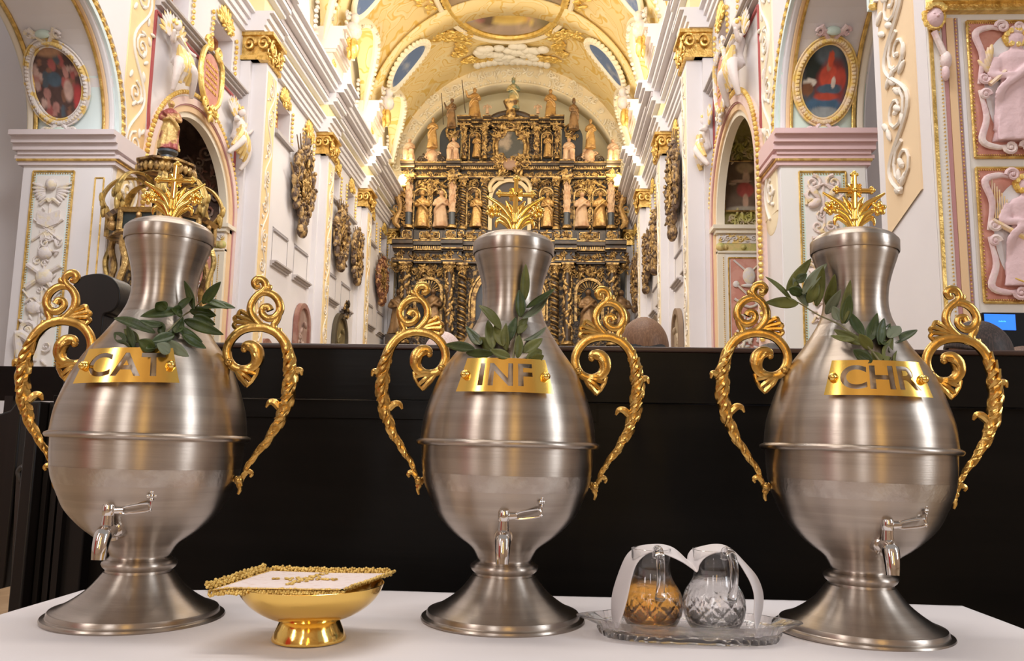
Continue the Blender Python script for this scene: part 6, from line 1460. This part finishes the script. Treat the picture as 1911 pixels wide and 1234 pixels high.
    # arches and niches
    def niche(d, ytop, ybot, hwpx, nm='niche'):
        for s_ in ((-1, 1) if d else (1,)):
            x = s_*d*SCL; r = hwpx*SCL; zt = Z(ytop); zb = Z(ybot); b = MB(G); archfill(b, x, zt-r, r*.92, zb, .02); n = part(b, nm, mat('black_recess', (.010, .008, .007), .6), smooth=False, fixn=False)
            b = MB(G); archband(b, x, zt-r, r*.88, r*1.08, zb, 0, .16); b.build('gold_arch', GILTW, n)
            b = MB(G)
            for k in range(11): a = PI*(k+.5)/11; b.tube([(x+cos(a)*r*.35, .05, zt-r+sin(a)*r*.35), (x+cos(a)*r*.85, .05, zt-r+sin(a)*r*.85)], [.015, .045], 5)
            b.build('gold_rays', GILTW, n)
    niche(148, 521, 645, 25); niche(68, 352, 430, 13); niche(167, 354, 430, 13.5); niche(133, 354, 430, 13.5); niche(68, 249, 300, 10.5)
    for s_ in (-1, 1):
        b = MB(G); x = s_*148*SCL; cluster(b, x, Z(507), 28*SCL, .22, 34, 7, .22, .08); part(b, 'carved_lunette', GILTW)
        b = MB(G); cluster(b, s_*148*SCL, Z(345), 30*SCL, .16, 34, 8, .17, .08); b.tube([(s_*118*SCL, .1, Z(352)), (s_*148*SCL, .1, Z(338)), (s_*178*SCL, .1, Z(352))], .05, 6); part(b, 'carved_gable', GILTW)
        b = MB(G); cluster(b, s_*68*SCL, Z(344), 12*SCL, .12, 14, 8, .15, .08); cluster(b, s_*68*SCL, Z(246), 10*SCL, .08, 10, 8, .12, .08); part(b, 'carved_gable', GILTW)
        for d in (127, 100, 76, 58, 40, 167+30):
            b = MB(G); cluster(b, s_*d*SCL, Z(384), 2.6*SCL, (Z(340)-Z(428))/2, 26, d, .13, .05); part(b, 'carved_strip', GILTW)
        for d, ya, yb in ((169, 500, 640), (127, 500, 640), (68, 500, 650)):
            b = MB(G); cluster(b, s_*d*SCL, Z((ya+yb)/2), 3*SCL, (Z(ya)-Z(yb))/2, 36, d, .15, .05); part(b, 'carved_strip', GILTW)
        # side ears
        b = MB(G); x = s_*205*SCL; b.tube(cr([(x-s_*.1, .1, Z(345)), (x+s_*.15, .15, Z(365)), (x, .15, Z(390)), (x+s_*.2, .15, Z(415)), (x, .15, Z(428))], 5), lerpl([.08, .16, .10, .16, .06], 21), 8); b.ball((x, .25, Z(352)), (.14, .12, .16)); cluster(b, x, Z(385), .25, .9, 30, 4, .2, .15); part(b, 'carved_ear', STATG)
        b = MB(G); x = s_*206*SCL; cluster(b, x, Z(492), .35, .45, 30, 9, .22, .12); b.ball((x+s_*.1, .3, Z(497)), .12); part(b, 'carved_bracket', GILTW)
    # centre panels
    b = MB(G); archfill(b, 0, Z(372), 34*SCL, Z(440), .06); n = part(b, 'centre_niche', mat('dusky_panel', (.07, .055, .045), .5), smooth=False, fixn=False)
    b = MB(G); archband(b, 0, Z(374), 33*SCL, 40*SCL, Z(432), 0, .2); b.build('gold_arch', mat('pale_gilt', (.62, .48, .28), .45, .3), n)
    b = MB(G)
    for s_ in (-1, 1): b.tube(cr([(s_*12*SCL, .2, Z(337)), (s_*28*SCL, .22, Z(338)), (s_*38*SCL, .22, Z(350)), (s_*36*SCL, .2, Z(362))], 5), .10, 8)
    b.build('curved_gable', mat('pale_gilt', (.62, .48, .28), .45, .3), n)
    b = MB(G); archfill(b, 0, Z(560), 62*SCL, Z(660), .06); n = part(b, 'main_panel', mat('slate_blue_panel', (.06, .07, .09), .5), smooth=False, fixn=False)
    b = MB(G); archband(b, 0, Z(565), 60*SCL, 68*SCL, Z(660), 0, .22); archband(b, 0, Z(565), 70*SCL, 73*SCL, Z(660), 0, .18); b.build('gold_arch', GILTW, n)
    b = MB(G); cluster(b, 0, Z(470), 30*SCL, .3, 40, 3, .2, .3); part(b, 'centre_carving', GILTW)
    b = MB(G); b.ball((0, .5, Z(314)), (13*SCL, .10, 12*SCL), 14, 8); n = part(b, 'round_boss', mat('dull_rose', (.30, .18, .12), .5))
    b = MB(G); cluster(b, 0, Z(314), 36*SCL, .26, 50, 3, .22, .48); b.build('boss_scrolls', GILTW, n)
    # attic painting
    b = MB(G); q = [(-8, 246), (8, 246), (11, 254), (24, 258), (26, 275), (24, 290), (11, 295), (8, 302), (-8, 302), (-11, 295), (-24, 290), (-26, 275), (-24, 258), (-11, 254)]
    q = [(-x_*SCL, Z(y_)) for x_, y_ in q]; b.prism(q, 0, .08); n = part(b, 'attic_painting', mat('dark_oil_painting', (.07, .07, .06), .4, 0, col2=(.36, .28, .20), cscale=1.6, cpos=(.5, .66)))
    b = MB(G); b.tube([(x_*1.06, .12, Z(274)+(z_-Z(274))*1.06) for x_, z_ in q], .08, 8, closed=True)
    b.tube([(x_*1.28, .10, Z(274)+(z_-Z(274))*1.2) for x_, z_ in q], .05, 8, closed=True); cluster(b, -24*SCL, Z(252), .2, .2, 12, 1, .2, .1); cluster(b, 24*SCL, Z(252), .2, .2, 12, 1, .2, .1); cluster(b, 24*SCL, Z(297), .2, .2, 12, 1, .2, .1); cluster(b, -24*SCL, Z(297), .2, .2, 12, 1, .2, .1)
    for s_ in (-1, 1): leaf_r(b, s_*2*SCL, Z(243), 24*SCL, .2, .1 if s_ > 0 else PI-.1, .2, .06)
    b.build('gold_frame', GILTW, n)
    # arched pediment
    b = MB(G); cxp, zp = 0, Z(240); P = [(44*SCL*cos(a_), zp+(Z(216)-Z(240))*sin(a_)) for a_ in [PI*k/24 for k in range(25)]]
    b.tube([(p[0], .3, p[1]) for p in P], .13, 8); part(b, 'arched_pediment', DARKW)
    b = MB(G); b.tube([(p[0]*.88, .3, zp+(p[1]-zp)*.85) for p in P], .06, 8); cluster(b, 0, Z(230), 34*SCL, .18, 34, 3, .2, .26); b.ball((0, .5, Z(222)), (.22, .2, .28)); b.lathe([(.1, 0), (.26, .35), (.34, .55)], 12, c=(0, .5, Z(222))); part(b, 'pediment_carving', GILTW)
    # black scroll wings and cartouche pedestals
    for s_ in (-1, 1):
        b = MB(G); P = [(s_*96*SCL, Z(298)), (s_*96*SCL, Z(240))]+[(s_*(117+18*cos(a_))*SCL, Z(262)+ (Z(238)-Z(262))*sin(a_)) for a_ in [PI/2-PI/2*k/8 for k in range(9)]]+[(s_*134*SCL, Z(298))]
        b.prism(P if s_ > 0 else P[::-1], .0, .16); part(b, 'scroll_wing', mat('slate_black', (.04, .045, .05), .4))
        b = MB(G); cluster(b, s_*112*SCL, Z(256), 11*SCL, .1, 16, 2, .2, .2); spiral(b, s_*112*SCL, Z(248), .3, 1.4, 0, s_, .06, .03, .25); part(b, 'wing_capital', GILTW)
        b = MB(G); x = s_*147*SCL; b.ball((x, .3, Z(296)), (11*SCL, .2, 13*SCL), 12, 8); cluster(b, x, Z(294), 12*SCL, .4, 30, 3, .2, .3)
        part(b, 'cartouche_pedestal', STATF)
        b = MB(G); spiral(b, s_*166*SCL, Z(303), .22, 1.8, PI/2, s_, .08, .04, .3); spiral(b, s_*130*SCL, Z(303), .22, 1.8, PI/2, -s_, .08, .04, .3); part(b, 'volute', DARKW)
    return Z, SCL
Z_, SCL_ = high_altar()
def astat(px, yt, yb, key, m, label, w=.5, **k):
    x, z = A2(px, yb); z1 = A2(px, yt)[1]; return statue('statue', (x, AY-w, z), (z1-z)*1.0, key, m, label, **k)
T = 'carved saints on the high altar'
raise1 = [((-.105, 0, .755), (-.19, -.03, .68), (-.24, -.10, .86)), ((.105, 0, .755), (.15, -.02, .60), (.05, -.13, .58))]
stf = ((-.24, -.12, .10), (-.36, -.12, 1.22))
astat(958.5, 157, 213, 1, mat('green_gold_statue', (.62, .48, .22), .4, .4, bump=.6, bscale=14, col2=(.20, .26, .20), cscale=4), 'crowned gilded statue at the very top centre of the high altar', crown=True, group=T, width=1.15)
astat(887, 174, 228, 2, STATG, 'gilded robed statue with a long staff on the left of the attic cornice', arms=raise1, staff=stf, group=T, width=1.15)
astat(1027, 176, 228, 3, STATG, 'gilded robed statue on the right end of the attic cornice', group=T, width=1.15)
astat(845, 193, 246, 4, STATD, 'darker statue with a raised spear leaning over the left scroll wing', arms=raise1, staff=stf, group=T, rz=-.5)
astat(1070, 195, 250, 5, STATD, 'darker statue standing over the right scroll wing', group=T, rz=.5, crown=True)
astat(810, 228, 284, 6, STATG, 'gilded statue with joined hands on the left cartouche pedestal', group=T, arms=[((-.105, 0, .755), (-.14, -.06, .62), (-.01, -.16, .68)), ((.105, 0, .755), (.14, -.06, .62), (.01, -.16, .68))])
astat(1101, 231, 285, 7, STATG, 'gilded statue on the right cartouche pedestal', group=T)
astat(767, 267, 311, 8, STATF, 'pale seated statue at the far left end of the upper cornice', group=T, seated=True, width=1.25)
astat(1142, 268, 312, 9, STATF, 'pale bearded seated statue at the far right end of the upper cornice', group=T, seated=True, width=1.25)
astat(848, 265, 311, 10, STATF, 'pale seated statue on the upper cornice just left of the attic', group=T, seated=True, width=1.3)
astat(1061, 266, 311, 11, STATF, 'pale seated statue on the upper cornice just right of the attic', group=T, seated=True, width=1.3)
astat(911, 203, 221, 12, STATF, 'tiny winged angel on the left shoulder of the arched pediment', wings=True, group=T)
astat(1004, 203, 221, 12, STATF, 'tiny winged angel on the right shoulder of the arched pediment', wings=True, group=T)
astat(890, 253, 297, 13, STATG, 'small gilded soldier saint in the left attic niche', w=.22, group=T)
astat(1022, 253, 297, 14, STATG, 'small gilded soldier saint in the right attic niche', w=.22, group=T)
astat(789, 362, 428, 15, STATG, 'gold-robed statue in the outer left niche of the upper storey', w=.32, group=T, crown=True, width=1.2)
astat(824, 360, 428, 16, STATF, 'pink and gold statue in the inner niche of the upper storey\'s left wing', w=.32, group=T, width=1.2)
astat(1085.5, 363, 428, 17, STATF, 'pale gold statue in the inner niche of the upper storey\'s right wing', w=.32, group=T, width=1.2)
astat(1119.5, 363, 428, 18, STATG, 'gold statue with crossed arms in the outer right niche of the upper storey', w=.32, group=T, width=1.2)
astat(889.5, 362, 427, 19, STATG, 'gilded female saint in the single niche left of the middle urn\'s cross', w=.25, group=T)
astat(1021.5, 362, 427, 20, STATG, 'gilded female saint in the single niche right of the middle urn\'s cross', w=.25, group=T)
astat(808, 541, 622, 21, STATD, 'dark gold bishop statue in the lower left arched niche', w=.3, group=T, width=1.2)
astat(1097, 543, 624, 22, STATD, 'dark gold bishop statue in the lower right arched niche', w=.3, group=T, width=1.2)
astat(744, 541, 625, 23, STATD, 'bearded gilded statue standing outside the altar at its lower left', w=.2, group=T, width=1.25)
astat(1158, 543, 627, 24, STATD, 'dark-bearded gilded statue standing outside the altar at its lower right', w=.2, group=T, width=1.25)
for d, s_ in ((744, -1), (1158, 1)):
    x, z = A2(d, 627); b = MB(); b.box(x-.45, x+.45, AY-.55, AY+.2, 0, z); TN[0] += 1; struct(b.build('trim_%d' % TN[0], DARKW, smooth=False))
# ================================================================== BEHIND THE CAMERA: what the metal reflects
b = MB(); b.box(-10.5, 9, -8.3, -8.0, 0, 12); struct(b.build('wall_rear', mat('rear_brown_wall', (.62, .50, .40), .8, 0, col2=(.50, .38, .30), cscale=.5), smooth=False))
b = MB(); b.box(8.7, 9, -8, 6.5, 0, 3.0); b.box(-11.6, -11.3, -8, -4, 0, 9); struct(b.build('wall_choir', mat('rear_brown_wall', (.62, .50, .40), .8), smooth=False))

cu_ = MB(); cu_.grid(lambda u, v: (-7.2+1.2*u, -3.2+1.9*-u+.05*sin(u*50), .2+4.2*v), 80, 2); tag(cu_.build('red_streak_cloth', mat('red_velvet', (.50, .03, .04), .8)), 'unseen red cloth added behind the camera for the red streak on the urns', 'curtain')  # unseen cloth, put in to give the metal its red streak
